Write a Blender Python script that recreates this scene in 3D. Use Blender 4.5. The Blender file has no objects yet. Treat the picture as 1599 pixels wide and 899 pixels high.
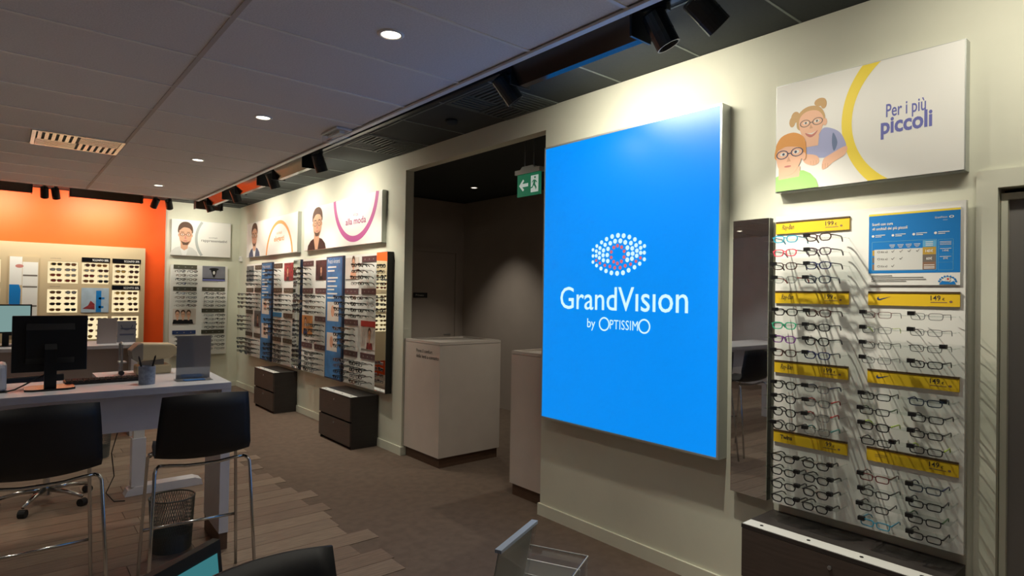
import bpy, math, random
from mathutils import Matrix, Vector
random.seed(7)
PI = math.pi
S = bpy.context.scene
COL = S.collection

# ---------------------------------------------------------------- camera
cam_d = bpy.data.cameras.new('camera')
cam = bpy.data.objects.new('camera', cam_d)
COL.objects.link(cam)
YAW, PITCH, ROLL = 0.7011, 0.01144, 0.01665
F = Vector((math.sin(YAW) * math.cos(PITCH), math.cos(YAW) * math.cos(PITCH), math.sin(PITCH)))
r0 = Vector((math.cos(YAW), -math.sin(YAW), 0)); u0 = r0.cross(F)
rr = math.cos(ROLL) * r0 + math.sin(ROLL) * u0; uu = -math.sin(ROLL) * r0 + math.cos(ROLL) * u0
cam.matrix_world = Matrix(((rr.x, uu.x, -F.x, 0), (rr.y, uu.y, -F.y, 0), (rr.z, uu.z, -F.z, 1.64), (0, 0, 0, 1)))
cam_d.sensor_width = 36; cam_d.lens = 36 * 941.34 / 1599
cam_d.clip_start = 0.02
S.camera = cam
# ---------------------------------------------------------------- world and exposure
w = bpy.data.worlds.new('world'); S.world = w; w.use_nodes = True
w.node_tree.nodes['Background'].inputs[0].default_value = (0.5, 0.5, 0.55, 1)
w.node_tree.nodes['Background'].inputs[1].default_value = 0.0
S.view_settings.view_transform = 'Standard'; S.view_settings.look = 'None'
S.view_settings.exposure = 0.0; S.view_settings.gamma = 1.0
S.view_settings.use_curve_mapping = False
WARM = (1.0, 0.93, 0.79)
P_WASH = 14.0        # power of a long wall washer
P_SPOT = 13.0        # power of a track spot
P_DOWN = 58.0        # power of a recessed downlight

# room measures
W, C, YB, ZW = 3.108, 3.062, 11.018, 2.83
XL, YF, XI, YI = -4.6, -2.6, 5.53, 7.74     # left wall, front wall, side room
OP0, OP1, OPZ = 3.315, 5.383, 2.888
TH = 0.095

# ---------------------------------------------------------------- materials
def lin(c):
    if isinstance(c, str):
        c = c.lstrip('#'); c = [int(c[i:i + 2], 16) / 255 for i in (0, 2, 4)]
    return tuple(x / 12.92 if x <= .04045 else ((x + .055) / 1.055) ** 2.4 for x in c)
M = {}
def mat(name, col, rough=.6, metal=0., noise=0., scale=40., bump=0., spec=.5, emit=None, es=0., col2=None, stretch=None):
    m = bpy.data.materials.new(name); m.use_nodes = True
    nt = m.node_tree; b = nt.nodes['Principled BSDF']
    c = lin(col)
    b.inputs['Base Color'].default_value = (*c, 1); b.inputs['Roughness'].default_value = rough
    b.inputs['Metallic'].default_value = metal; b.inputs['Specular IOR Level'].default_value = spec
    if emit:
        b.inputs['Emission Color'].default_value = (*lin(emit), 1); b.inputs['Emission Strength'].default_value = es
    if noise or bump:
        tc = nt.nodes.new('ShaderNodeTexCoord'); n = nt.nodes.new('ShaderNodeTexNoise')
        n.inputs['Scale'].default_value = scale; n.inputs['Detail'].default_value = 4
        src = tc.outputs['Object']
        if stretch:
            mp = nt.nodes.new('ShaderNodeMapping'); mp.inputs['Scale'].default_value = stretch
            nt.links.new(src, mp.inputs[0]); src = mp.outputs[0]
        nt.links.new(src, n.inputs['Vector'])
        if noise:
            rp = nt.nodes.new('ShaderNodeValToRGB')
            a = [x * (1 - noise) for x in c]; d = [min(1, x * (1 + noise)) for x in c] if col2 is None else lin(col2)
            rp.color_ramp.elements[0].position = .35; rp.color_ramp.elements[1].position = .65
            rp.color_ramp.elements[0].color = (*a, 1); rp.color_ramp.elements[1].color = (*d, 1)
            nt.links.new(n.outputs['Fac'], rp.inputs[0]); nt.links.new(rp.outputs[0], b.inputs['Base Color'])
        if bump:
            bp = nt.nodes.new('ShaderNodeBump'); bp.inputs['Strength'].default_value = bump; bp.inputs['Distance'].default_value = .01
            nt.links.new(n.outputs['Fac'], bp.inputs['Height']); nt.links.new(bp.outputs[0], b.inputs['Normal'])
    M[name] = m
    return m
def clear(name, tint=(1, 1, 1), gloss=.12, rough=.03, dark=None, dk=0.):
    m = bpy.data.materials.new(name); m.use_nodes = True; nt = m.node_tree; nt.nodes.clear()
    o = nt.nodes.new('ShaderNodeOutputMaterial'); t = nt.nodes.new('ShaderNodeBsdfTransparent'); g = nt.nodes.new('ShaderNodeBsdfGlossy')
    x = nt.nodes.new('ShaderNodeMixShader'); t.inputs[0].default_value = (*tint, 1)
    g.inputs['Roughness'].default_value = rough; x.inputs[0].default_value = gloss
    nt.links.new(t.outputs[0], x.inputs[1]); nt.links.new(g.outputs[0], x.inputs[2]); nt.links.new(x.outputs[0], o.inputs[0])
    M[name] = m
    return m
def lamp_mat(name, col, s):
    m = bpy.data.materials.new(name); m.use_nodes = True; nt = m.node_tree; nt.nodes.clear()
    o = nt.nodes.new('ShaderNodeOutputMaterial'); e = nt.nodes.new('ShaderNodeEmission')
    e.inputs[0].default_value = (*lin(col), 1); e.inputs[1].default_value = s
    nt.links.new(e.outputs[0], o.inputs[0]); M[name] = m
    return m
mat('wall', '#d8d9c6', .75, noise=.03, scale=3, bump=.02)
mat('wall_grey', '#d2d8e2', .7, noise=.03, scale=3)
mat('wall_taupe', '#b3a79d', .75, noise=.03, scale=3)
mat('orange_wall', '#f25402', .55, noise=.03, scale=4)
mat('ceiling_tile', '#ece7e5', .9, noise=.05, scale=120, bump=.15)
mat('ceiling_grid', '#f6f3ee', .35)
mat('ceiling_dark', '#33393a', .8, noise=.06, scale=60)
mat('grid_dark', '#7c8582', .6)
mat('carpet', '#6a5a4d', .95, noise=.10, scale=14, bump=.1)
mat('wood_a', '#83705f', .6, noise=.16, scale=5, stretch=(1.5, 14, 1))
mat('wood_b', '#7b6757', .6, noise=.18, scale=5, stretch=(1.2, 16, 1))
mat('wood_c', '#897664', .6, noise=.14, scale=6, stretch=(1.5, 12, 1))
mat('white', '#e4e3dd', .45)
mat('board_white', '#e6e6df', .5)
mat('desk_white', '#d7d7dc', .4, noise=.02, scale=8)
mat('laminate', '#cdc3b8', .45, noise=.02, scale=6)
mat('plinth', '#5d4636', .5, noise=.1, scale=8, stretch=(2, 2, 12))
mat('cabinet_dark', '#4a403a', .45, noise=.12, scale=6, stretch=(1, 1, 14))
mat('cabinet_side', '#322d2b', .45, noise=.1, scale=6, stretch=(1, 1, 14))
mat('black', '#0c0d0f', .45)
mat('black_gloss', '#0a0a0c', .22)
mat('shell_black', '#0a0c12', .55, noise=.05, scale=200)
mat('fixture', '#15181a', .35)
mat('fixture_face', '#4a3d33', .16, metal=.55)
mat('chrome', '#c9c9c6', .16, metal=1.)
mat('steel', '#a9aaac', .35, metal=.9)
mat('aluminium', '#b9bdb8', .35, metal=.5)
mat('mirror', '#dfe3e4', .015, metal=1.)
mat('grey_paper', '#a9a1a0', .8)
mat('beige', '#c9b893', .45)
mat('beige_dark', '#8c8377', .5)
mat('rubber', '#141414', .7)
mat('mesh_dark', '#5c605c', .5)
mat('cup', '#8b93a3', .5, noise=.2, scale=60)
mat('yellow_band', '#e8c022', .5)
mat('band_edge', '#4d3a22', .5)
mat('ink', '#3c3430', .6)
mat('ink_grey', '#8c8c86', .6)
mat('navy', '#243a6b', .6)
mat('violet_ink', '#6a6fb2', .6)
mat('band_plum', '#553a3e', .5)
mat('band_brown', '#594738', .5)
mat('band_olive', '#4d4c3d', .5)
mat('red', '#c92e2a', .5)
mat('blue_band', '#1c86c4', .5)
mat('poster_blue', '#0878c2', .5)
mat('poster_lightblue', '#5fa6cf', .5)
mat('gold', '#b8953d', .5)
mat('bronze', '#8a6a54', .5)
mat('greybrown', '#6f675f', .5)
mat('cell_grey', '#cfd0ca', .6)
mat('skin', '#e8b899', .6)
mat('skin_mid', '#cf9f80', .6)
mat('hair_brown', '#5a4030', .7)
mat('hair_blond', '#c9a675', .7)
mat('hair_red', '#d99a55', .7)
mat('shirt_lilac', '#a6abce', .7)
mat('shirt_green', '#9fcf7a', .7)
mat('suit', '#4a5068', .7)
mat('shirt_white', '#dfe0dd', .7)
mat('tie', '#6f7f9f', .7)
mat('lips', '#c07a70', .6)
mat('ring_yellow', '#f0d848', .55)
mat('ring_orange', '#e89a54', .55)
mat('ring_magenta', '#b85a94', .55)
mat('ring_grey', '#aeb4b0', .55)
mat('text_magenta', '#a0527c', .6)
mat('text_orange', '#d89a62', .6)
mat('panel_blue', '#3a76ad', .45, noise=.3, scale=5)
mat('panel_frame', '#31405c', .4)
mat('photo_sky', '#a9bccb', .5, noise=.1, scale=8)
mat('photo_dark', '#43262a', .5, noise=.5, scale=14)
mat('photo_street', '#6e6f70', .5, noise=.35, scale=14)
mat('photo_red', '#8c2f33', .5, noise=.5, scale=20)
mat('photo_skin', '#d9a183', .5, noise=.15, scale=8)
mat('photo_pale', '#d8cfc4', .5, noise=.05, scale=8)
mat('photo_orange', '#cf8a4c', .5, noise=.2, scale=14)
mat('photo_grey', '#7a7c86', .5, noise=.1, scale=8)
mat('display_frame', '#c4b08c', .6)
mat('exit_green', '#0e7a55', .5, emit='#0e7a55', es=.35)
mat('exit_white', '#dff0e6', .5, emit='#dff0e6', es=.35)
mat('lighting_white', '#f2f2ee', .5)
mat('door_dark', '#86837f', .3)
mat('plastic_white', '#e8e6e0', .4)
mat('paper_blue', '#3f73b0', .5)
mat('edge_blue', '#aebdd2', .3)
clear('acrylic', (.93, .95, .94), .10)
clear('lens', (.95, .96, .96), .07)
clear('door_glass', (.35, .35, .35), .16, .08)
clear('holder_clear', (.95, .96, .96), .13, .06)
mat('sign_glow', '#003f80', .32, emit='#008cf0', es=.97)
lamp_mat('sign_text', '#d8fbff', 1.0)
lamp_mat('sign_red', '#dc6a74', 1.0)
lamp_mat('bulb', '#fff0d8', 6.0)
lamp_mat('bulb_far', '#fff0d8', 3.0)
lamp_mat('niche_glow', '#ffe9b8', 1.0)
lamp_mat('screen_teal', '#4fa0a8', .5)
lamp_mat('screen_pale', '#a9d0cc', .5)

# ---------------------------------------------------------------- mesh helpers
class MB:
    def __init__(s): s.v = []; s.f = []; s.mi = []; s.m = 0
    def face(s, pts):
        n = len(s.v); s.v += [tuple(p) for p in pts]; s.f.append(tuple(range(n, n + len(pts)))); s.mi.append(s.m); return s
    def box(s, x0, x1, y0, y1, z0, z1):
        n = len(s.v)
        s.v += [(x0, y0, z0), (x1, y0, z0), (x1, y1, z0), (x0, y1, z0), (x0, y0, z1), (x1, y0, z1), (x1, y1, z1), (x0, y1, z1)]
        for q in ((3, 2, 1, 0), (4, 5, 6, 7), (0, 1, 5, 4), (1, 2, 6, 5), (2, 3, 7, 6), (3, 0, 4, 7)):
            s.f.append(tuple(n + i for i in q)); s.mi.append(s.m)
        return s
    def prism(s, prof, a0, a1, axis='x'):
        """closed profile swept along an axis: 'x' profile=(y,z), 'y' profile=(x,z), 'z' profile=(x,y)"""
        n = len(s.v); k = len(prof)
        for a in (a0, a1):
            for p, q in prof:
                s.v.append({'x': (a, p, q), 'y': (p, a, q), 'z': (p, q, a)}[axis])
        s.f.append(tuple(n + i for i in range(k))[::-1]); s.mi.append(s.m)
        s.f.append(tuple(n + k + i for i in range(k))); s.mi.append(s.m)
        for i in range(k):
            j = (i + 1) % k
            s.f.append((n + i, n + j, n + k + j, n + k + i)); s.mi.append(s.m)
        return s
    def tube(s, pts, r, seg=6, closed=False, cap=True, flat=None):
        pts = [Vector(p) for p in pts]; N = len(pts); base = len(s.v); up = None
        for i, p in enumerate(pts):
            if closed: t = pts[(i + 1) % N] - pts[i - 1]
            else: t = pts[min(i + 1, N - 1)] - pts[max(i - 1, 0)]
            t.normalize()
            if up is None: up = Vector((0, 0, 1)) if abs(t.z) < .9 else Vector((0, 1, 0))
            a = t.cross(up)
            if a.length < 1e-5: a = t.cross(Vector((0, 1, 0)))
            a.normalize(); b = a.cross(t).normalized(); up = b
            ri = r[i] if isinstance(r, (list, tuple)) else r
            for k in range(seg):
                an = 2 * PI * (k + .5) / seg
                s.v.append(tuple(p + a * math.cos(an) * ri + b * math.sin(an) * ri))
        for i in range(N if closed else N - 1):
            for k in range(seg):
                a0 = base + i * seg + k; a1 = base + i * seg + (k + 1) % seg
                j = (i + 1) % N
                s.f.append((a0, a1, base + j * seg + (k + 1) % seg, base + j * seg + k)); s.mi.append(s.m)
        if cap and not closed:
            s.f.append(tuple(base + k for k in range(seg))[::-1]); s.mi.append(s.m)
            s.f.append(tuple(base + (N - 1) * seg + k for k in range(seg))); s.mi.append(s.m)
        return s
    def lathe(s, prof, seg=20, cx=0, cy=0, cap=True):
        base = len(s.v)
        for r, z in prof:
            for k in range(seg):
                a = 2 * PI * k / seg; s.v.append((cx + r * math.cos(a), cy + r * math.sin(a), z))
        for i in range(len(prof) - 1):
            for k in range(seg):
                k2 = (k + 1) % seg
                s.f.append((base + i * seg + k, base + i * seg + k2, base + (i + 1) * seg + k2, base + (i + 1) * seg + k)); s.mi.append(s.m)
        if cap:
            s.f.append(tuple(base + k for k in range(seg))[::-1]); s.mi.append(s.m)
            e = base + (len(prof) - 1) * seg
            s.f.append(tuple(e + k for k in range(seg))); s.mi.append(s.m)
        return s
    # flat print on a wall panel: points (x, z) at depth y
    def pr(s, pts, y): return s.face([(x, y, z) for x, z in pts])
    def rect(s, x0, x1, z0, z1, y): return s.pr([(x0, z0), (x1, z0), (x1, z1), (x0, z1)], y)
    def ell(s, cx, cz, rx, rz, y, seg=20, a0=0, a1=2 * PI):
        full = abs(a1 - a0 - 2 * PI) < 1e-6
        n = seg if full else seg + 1
        return s.pr([(cx + rx * math.cos(a0 + (a1 - a0) * i / seg), cz + rz * math.sin(a0 + (a1 - a0) * i / seg)) for i in range(n)], y)
    def arc(s, cx, cz, r0, r1, a0, a1, y, seg=28, rz=1.):
        for i in range(seg):
            b0 = a0 + (a1 - a0) * i / seg; b1 = a0 + (a1 - a0) * (i + 1) / seg
            s.pr([(cx + r1 * math.cos(b0), cz + r1 * rz * math.sin(b0)), (cx + r1 * math.cos(b1), cz + r1 * rz * math.sin(b1)),
                  (cx + r0 * math.cos(b1), cz + r0 * rz * math.sin(b1)), (cx + r0 * math.cos(b0), cz + r0 * rz * math.sin(b0))], y)
        return s
    def mesh(s, name, mats, smooth=False):
        me = bpy.data.meshes.new(name); me.from_pydata(s.v, [], s.f); me.update()
        if not isinstance(mats, (list, tuple)): mats = [mats]
        for m in mats: me.materials.append(M[m])
        if len(mats) > 1: me.polygons.foreach_set('material_index', s.mi)
        if smooth: me.polygons.foreach_set('use_smooth', [True] * len(me.polygons))
        return me
    def build(s, name, mats, parent=None, smooth=False, loc=None, rotz=0, bevel=0):
        return link(name, s.mesh(name, mats, smooth), parent, loc, rotz, bevel)
def link(name, me, parent=None, loc=None, rotz=0, bevel=0):
    o = bpy.data.objects.new(name, me); COL.objects.link(o)
    if parent: o.parent = parent
    if name in STUFF: o['kind'] = 'stuff'
    if loc: o.location = loc
    if rotz: o.rotation_euler = (0, 0, rotz)
    if bevel:
        b = o.modifiers.new('bevel', 'BEVEL'); b.width = bevel; b.segments = 2; b.limit_method = 'ANGLE'
    return o
STUFF = ('fine_print', 'logo_dots', 'logo_dots_red', 'printed_icons', 'tick_marks', 'table_lines', 'printed_lines', 'splash_print', 'print', 'display_text', 'printed_column', 'price_cell', 'printed_face', 'printed_photo', 'printed_ring_letters', 'ceiling_grid', 'fine_print_lines')
def tag(o, label, cat, group=None):
    o['label'] = label; o['category'] = cat
    if group: o['group'] = group
    return o
def thing(name, label, cat, loc=(0, 0, 0), rotz=0, group=None):
    o = bpy.data.objects.new(name, None); COL.objects.link(o); o.empty_display_size = .1
    o.location = loc; o.rotation_euler = (0, 0, rotz)
    return tag(o, label, cat, group)
def struct(o): o['kind'] = 'structure'; return o
def box(name, m, x0, x1, y0, y1, z0, z1, parent=None, bevel=0):
    return MB().box(x0, x1, y0, y1, z0, z1).build(name, m, parent, bevel=bevel)
def text(body, parent, m, x, z, y, width=None, size=None, align='L', name='lettering', bold=0., shear=0., space=1., cap=None):
    """flat lettering on a wall panel: baseline at z, x is the left end (align L), middle (C) or right end (R)"""
    c = bpy.data.curves.new('lettering', 'FONT'); c.body = body; c.size = 1; c.offset = bold; c.shear = shear
    c.space_character = space; c.resolution_u = 3; c.extrude = .0
    o = bpy.data.objects.new('tmp', c); me = bpy.data.meshes.new_from_object(o)
    bpy.data.objects.remove(o); bpy.data.curves.remove(c)
    xs = [v.co.x for v in me.vertices]
    if not xs: return None
    x0, x1 = min(xs), max(xs); zmax = max(v.co.y for v in me.vertices)
    sx = width / (x1 - x0) if width else size
    sz = size if size else sx
    if cap: sz = cap / zmax
    off = {'L': 0, 'C': -(x1 - x0) / 2, 'R': -(x1 - x0)}[align]
    for v in me.vertices:
        v.co = (x + (v.co.x - x0 + off) * sx, y, z + v.co.y * sz)
    me.materials.clear(); me.materials.append(M[m]); me.name = name
    return link(name, me, parent)
def area(name, parent, loc, direction, sx, sy, power, col=WARM, spread=None):
    l = bpy.data.lights.new(name, 'AREA'); l.shape = 'RECTANGLE'; l.size = sx; l.size_y = sy; l.energy = power; l.color = col
    if spread: l.spread = spread
    o = bpy.data.objects.new(name, l); COL.objects.link(o); o.parent = parent; o.location = loc
    o.rotation_euler = Vector(direction).to_track_quat('-Z', 'Y').to_euler(); return o
def spot(name, parent, loc, direction, power, angle, blend=.6, size=.03, col=WARM):
    l = bpy.data.lights.new(name, 'SPOT'); l.energy = power; l.spot_size = angle; l.spot_blend = blend; l.shadow_soft_size = size; l.color = col
    o = bpy.data.objects.new(name, l); COL.objects.link(o); o.parent = parent; o.location = loc
    o.rotation_euler = Vector(direction).to_track_quat('-Z', 'Y').to_euler(); return o
ORD = ['top', 'second', 'third', 'bottom']
R90 = -PI / 2     # panels on the long right-hand wall: local x runs along -Y, local -y faces the room

# ================================================================ THE SETTING
fl = struct(MB().box(XL, XI, YF, YB + .1, -.08, 0).build('floor', 'carpet'))
def plank_mesh(L, Wd):
    return MB().box(0, L, 0, Wd, 0, .004)
PW = .172
y = 1.6; row = 0
while y < 10.2:
    edge = 1.87 + random.uniform(-.17, .12) if y < 9 else 1.2
    x = edge
    while x > -3.4:
        L = random.choice((.9, 1.1, 1.25))
        me = plank_mesh(L - .004, PW - .004).mesh('plank', random.choice(('wood_a', 'wood_b', 'wood_c')))
        link('plank', me, fl, (x - L, y, 0))
        x -= L
    y += PW; row += 1
# long right wall with the opening and the doorway
mb = MB()
mb.box(W, W + TH, YF, -.55, 0, C); mb.box(W, W + TH, -.55, .60, 2.11, C)
mb.box(W, W + TH, .60, OP0, 0, C); mb.box(W, W + TH, OP0, OP1, OPZ, C); mb.box(W, W + TH, OP1, YB + .1, 0, C)
struct(mb.build('wall_right', 'wall'))
struct(MB().box(XL - .1, W + TH, YB, YB + .1, 0, C).build('wall_back', 'wall'))
struct(MB().box(-3.4, 1.975, YB - .03, YB, 0, C).build('wall_orange', 'orange_wall'))
struct(MB().box(XL - .1, XL, YF, YB, 0, C).build('wall_left', 'wall_grey'))
struct(MB().box(XL - .1, W + TH, YF - .1, YF, 0, C).build('wall_front', 'wall_grey'))
struct(MB().box(W + TH, XI + .1, YI, YI + .1, 0, C).build('wall_room_back', 'wall_taupe'))
struct(MB().box(XI, XI + .1, 1.2, YI, 0, C).build('wall_room_right', 'wall_taupe'))
struct(MB().box(W + TH, XI + .1, 1.1, 1.2, 0, C).build('wall_room_front', 'wall_taupe'))
# baseboards
bb = MB()
bb.box(W - .014, W, OP1, YB, 0, .085); bb.box(W - .014, W + TH, OP1 - .014, OP1, 0, .085)
bb.box(W - .014, W, .69, OP0, 0, .085); bb.box(W - .014, W + TH, OP0, OP0 + .014, 0, .085)
struct(bb.build('baseboard_right', 'wall'))
struct(MB().box(1.975, W - .014, YB - .014, YB, 0, .085).build('baseboard_back', 'wall'))
# ceilings: high dark slab, lowered pale field with tiles
cl = struct(MB().box(XL, XI + .1, YF, YB + .1, C + .012, C + .1).build('ceiling', 'ceiling_dark'))
mb = MB()
tx = [1.945 - 1.2 * i for i in range(6)]; ty = [-2.6 + .6 * i for i in range(20)]
XE, YE = 1.965, 8.86
mb.box(XL, XE, YF, YE, ZW + .014, ZW + .05)
low = struct(mb.build('ceiling_field', 'ceiling_tile'))
g = MB()
for y in ty:
    g.box(XL, XE, y - .0095, y + .0095, ZW - .0005, ZW + .0039); g.box(XL, XE, y - .005, y + .005, ZW + .0039, ZW + .0139)
g.build('ceiling_grid', 'ceiling_grid', low)
mat('runner', '#c6bab2', .6)
for x in tx[1:5]: box('ceiling_runner', 'runner', x - .0112, x + .0112, YF, YE, ZW - .001, ZW + .0139, low)
VENT = (.145, .745, 5.8, 6.4)
for i in range(5):
    for j in range(len(ty)):
        xa, xb = tx[i] - 1.189, tx[i] - .011; ya = ty[j] + .007; yb = min(ty[j] + .593, YE)
        if yb - ya < .1: continue
        if abs(ya - 5.807) < .01 and i == 1: xb = .14
        MB().box(max(xa, XL), xb, ya, yb, ZW + .004, ZW + .0138).build('ceiling_tile', 'ceiling_tile', low)
tr = MB()
tr.box(XE, XE + .012, YF, YE + .012, ZW - .004, C); tr.box(XL, XE + .012, YE, YE + .012, ZW - .004, C)
tr.box(XE - .02, XE + .014, YF, YE, ZW - .010, ZW + .003)
struct(tr.build('trim_1', 'ceiling_grid'))
g = MB(); dk = [2.004 - .592 * 5 + .592 * i for i in range(22)]
for y in dk:
    if y < YB: g.box(XE, W, y - .006, y + .006, C - .001, C + .012)
g.box(2.478, 2.49, YF, YB, C - .0015, C + .0115)
g.build('ceiling_grid', 'grid_dark', cl)
def in_vent(y): return abs(y - dk[7]) < .02 or abs(y - dk[10]) < .02
for i, y in enumerate(dk):
    for xa, xb in ((XE + .016, 2.478), (2.49, W)):
        if xa > 2.4 and i in (7, 10): continue
        MB().box(xa, xb, y + .006, min(y + .586, YB), C + .002, C + .0115).build('ceiling_tile', 'ceiling_dark', cl)

# doorway on the right: casing, jamb and dark glazed leaf
d = struct(MB().box(W - .02, W, .60, .672, 0, 2.185).box(W - .02, W, -.62, .60, 2.11, 2.185).box(W - .02, W, -.62, -.55, 0, 2.11).build('trim_2', 'wall'))
d = struct(MB().box(W + .02, W + .075, .575, .597, 0, 2.09).box(W + .02, W + .075, -.545, -.52, 0, 2.09).box(W + .02, W + .075, -.52, .575, 2.065, 2.09).build('door_1', 'wall'))
box('door_glass', 'door_dark', W + .05, W + .056, -.52, .575, .02, 2.065, d)
box('door_handle', 'steel', W + .0, W + .05, -.40, -.37, .9, 1.3, d)
# side-room door in its far wall
d = struct(MB().box(3.75, 3.82, YI - .02, YI, 0, 2.34).box(5.37, 5.45, YI - .02, YI, 0, 2.34).box(3.82, 5.37, YI - .02, YI, 2.27, 2.34).build('door_2', 'wall_taupe'))
box('door_leaf', 'wall_taupe', 3.83, 5.36, YI - .012, YI, 0.01, 2.262, d)
hd = MB().tube([(5.26, YI - .06, 1.02), (5.14, YI - .06, 1.02)], .010).tube([(5.26, YI, 1.02), (5.26, YI - .06, 1.02)], .012)
hd.build('door_handle', 'steel', d)
o = box('room_sign', 'black', 4.62, 4.86, YI - .02, YI - .012, 1.575, 1.65); tag(o, 'small dark plaque on the side room door', 'sign')
t = text('Privato', o, 'white', 4.66, 1.6, YI - .0205, width=.14, cap=.03)

# ================================================================ BLUE LIGHTBOX
sg = thing('light_box_sign', 'large glowing blue light box sign with white eye logo and lettering', 'sign', (W, 2.5135, 0), R90)
hx, z0, z1, DP = .7155, .751, 2.721, .09
MB().box(-hx, -hx + .012, -DP, 0, z0, z1).box(hx - .012, hx, -DP, 0, z0, z1).box(-hx + .012, hx - .012, -DP, 0, z0, z0 + .012).box(-hx + .012, hx - .012, -DP, 0, z1 - .012, z1).build('frame', 'aluminium', sg)
box('light_panel', 'sign_glow', -hx + .012, hx - .012, -DP + .002, -.01, z0 + .012, z1 - .012, sg)
WD = [(-0.226, 1.951), (-0.192, 1.975), (-0.151, 1.997), (-0.108, 2.016), (-0.061, 2.03), (-0.012, 2.034), (0.034, 2.029), (0.08, 2.018), (0.124, 2.0), (0.165, 1.979), (0.199, 1.955), (-0.225, 1.91), (-0.196, 1.941), (-0.164, 1.96), (-0.12, 1.979), (-0.076, 1.987), (-0.036, 1.998), (0.008, 1.998), (0.048, 1.986), (0.093, 1.979), (0.134, 1.963), (0.17, 1.945), (0.198, 1.914), (-0.196, 1.91), (-0.168, 1.927), (-0.133, 1.943), (-0.094, 1.951), (0.066, 1.951), (0.104, 1.945), (0.141, 1.929), (0.17, 1.914), (-0.168, 1.895), (-0.136, 1.911), (-0.1, 1.911), (0.073, 1.911), (0.108, 1.912), (0.14, 1.897), (-0.133, 1.878), (-0.095, 1.872), (0.066, 1.874), (0.103, 1.88), (-0.225, 1.869), (-0.192, 1.845), (-0.153, 1.824), (-0.109, 1.807), (-0.063, 1.794), (-0.015, 1.79), (0.033, 1.793), (0.078, 1.808), (0.124, 1.826), (0.164, 1.847), (0.199, 1.873)]
RD = [(-0.015, 1.968), (0.019, 1.957), (0.04, 1.93), (0.039, 1.893), (0.019, 1.866), (-0.014, 1.854), (-0.045, 1.866), (-0.066, 1.894), (-0.066, 1.93), (-0.046, 1.958), (-0.196, 1.879), (-0.163, 1.86), (-0.12, 1.844), (-0.076, 1.836), (-0.036, 1.826), (0.009, 1.826), (0.05, 1.837), (0.093, 1.846), (0.135, 1.863), (0.169, 1.883)]
m = MB()
for x, z in WD:
    r = .0165 - .035 * abs(x) ** 1.3 * .9
    m.ell(x, z, r, r, -DP - .0005, 12)
m.build('logo_dots', 'sign_text', sg)
m = MB()
for x, z in RD:
    r = .0125 - .012 * abs(x)
    m.ell(x, z, r, r, -DP - .0005, 12)
m.build('logo_dots_red', 'sign_red', sg)
text('GrandV', sg, 'sign_text', -.528, 1.551, -DP - .0005, width=.652, cap=.152, bold=.004, space=1.0)
text('ısıon', sg, 'sign_text', .136, 1.552, -DP - .0005, width=.378, cap=.108, bold=.004, space=1.0)
text('by', sg, 'sign_text', -.268, 1.431, -DP - .0005, width=.072, cap=.060, bold=.002)
m = MB(); m.arc(-.118, 1.459, .036, .046, 0, 2 * PI, -DP - .0005, 32); m.arc(.205, 1.460, .036, .046, 0, 2 * PI, -DP - .0005, 32)
m.build('printed_ring_letters', 'sign_text', sg)
text('PTISSIM', sg, 'sign_text', -.069, 1.430, -DP - .0005, width=.226, cap=.060, bold=.0, space=1.05)

# ================================================================ POSTERS
def poster(name, label, loc, rotz, x0, x1, z0, z1, dp=.055):
    t = thing(name, label, 'poster', loc, rotz)
    MB().box(x0, x1, -dp + .004, 0, z0, z1).build('panel_frame', 'aluminium', t)
    box('print_sheet', 'board_white', x0 + .004, x1 - .004, -dp, -dp + .003, z0 + .004, z1 - .004, t)
    return t, -dp - .0006
def glasses_print(m, cx, cz, w, y, k=0):
    for s in (-1, 1):
        m.arc(cx + s * w * .27, cz + s * k, w * .19, w * .23, 0, 2 * PI, y, 14, .72)
    m.rect(cx - w * .06, cx + w * .06, cz - w * .015, cz + w * .02, y)
# poster over the children's display
t, y = poster('wall_poster', 'poster of two smiling children in glasses with yellow ring', (W, 1.1055, 0), R90, -.4045, .4045, 2.19, 2.743, .06)
zc = 2.467
m = MB()
zs = [2.195 + (2.738 - 2.195) * k / 28 for k in range(29)]
co = lambda z: .328 - math.sqrt(.41 ** 2 - (z - 2.482) ** 2); ci_ = lambda z: .30 - math.sqrt(.337 ** 2 - (z - 2.478) ** 2)
for za, zb in zip(zs, zs[1:]): m.pr([(co(za), za), (ci_(za), za), (ci_(zb), zb), (co(zb), zb)], y)
m.build('printed_ring', 'ring_yellow', t)
text('Per i più', t, 'violet_ink', .108, zc + .008, y, width=.155, cap=.058, bold=.012)
text('piccoli', t, 'violet_ink', .087, zc - .065, y, width=.20, cap=.073, bold=.03)
def sm(pts, n=4):                                   # smooth closed outline through points
    out = []; N = len(pts)
    for i in range(N):
        p0, p1, p2, p3 = (Vector(pts[(i + k - 1) % N]) for k in range(4))
        for q in range(n):
            u = q / n
            out.append(tuple(.5 * ((2 * p1) + (p2 - p0) * u + (2 * p0 - 5 * p1 + 4 * p2 - p3) * u * u + (3 * p1 - p0 - 3 * p2 + p3) * u ** 3)))
    return out
m = MB()                                            # older child, leaning in from behind
m.m = 3; m.pr(sm([(-.262, 2.425), (-.262, 2.375), (-.21, 2.345), (-.14, 2.335), (-.065, 2.36), (-.07, 2.41), (-.10, 2.455), (-.16, 2.482), (-.19, 2.45), (-.225, 2.41)]), y - .00015)
m.m = 6; m.pr(sm([(-.12, 2.45), (-.10, 2.40), (-.115, 2.36), (-.125, 2.40)]), y - .0003)
m.m = 0; m.pr(sm([(-.06, 2.375), (-.065, 2.335), (-.12, 2.305), (-.145, 2.285), (-.17, 2.28), (-.165, 2.325), (-.135, 2.345)]), y - .0004)
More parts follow.
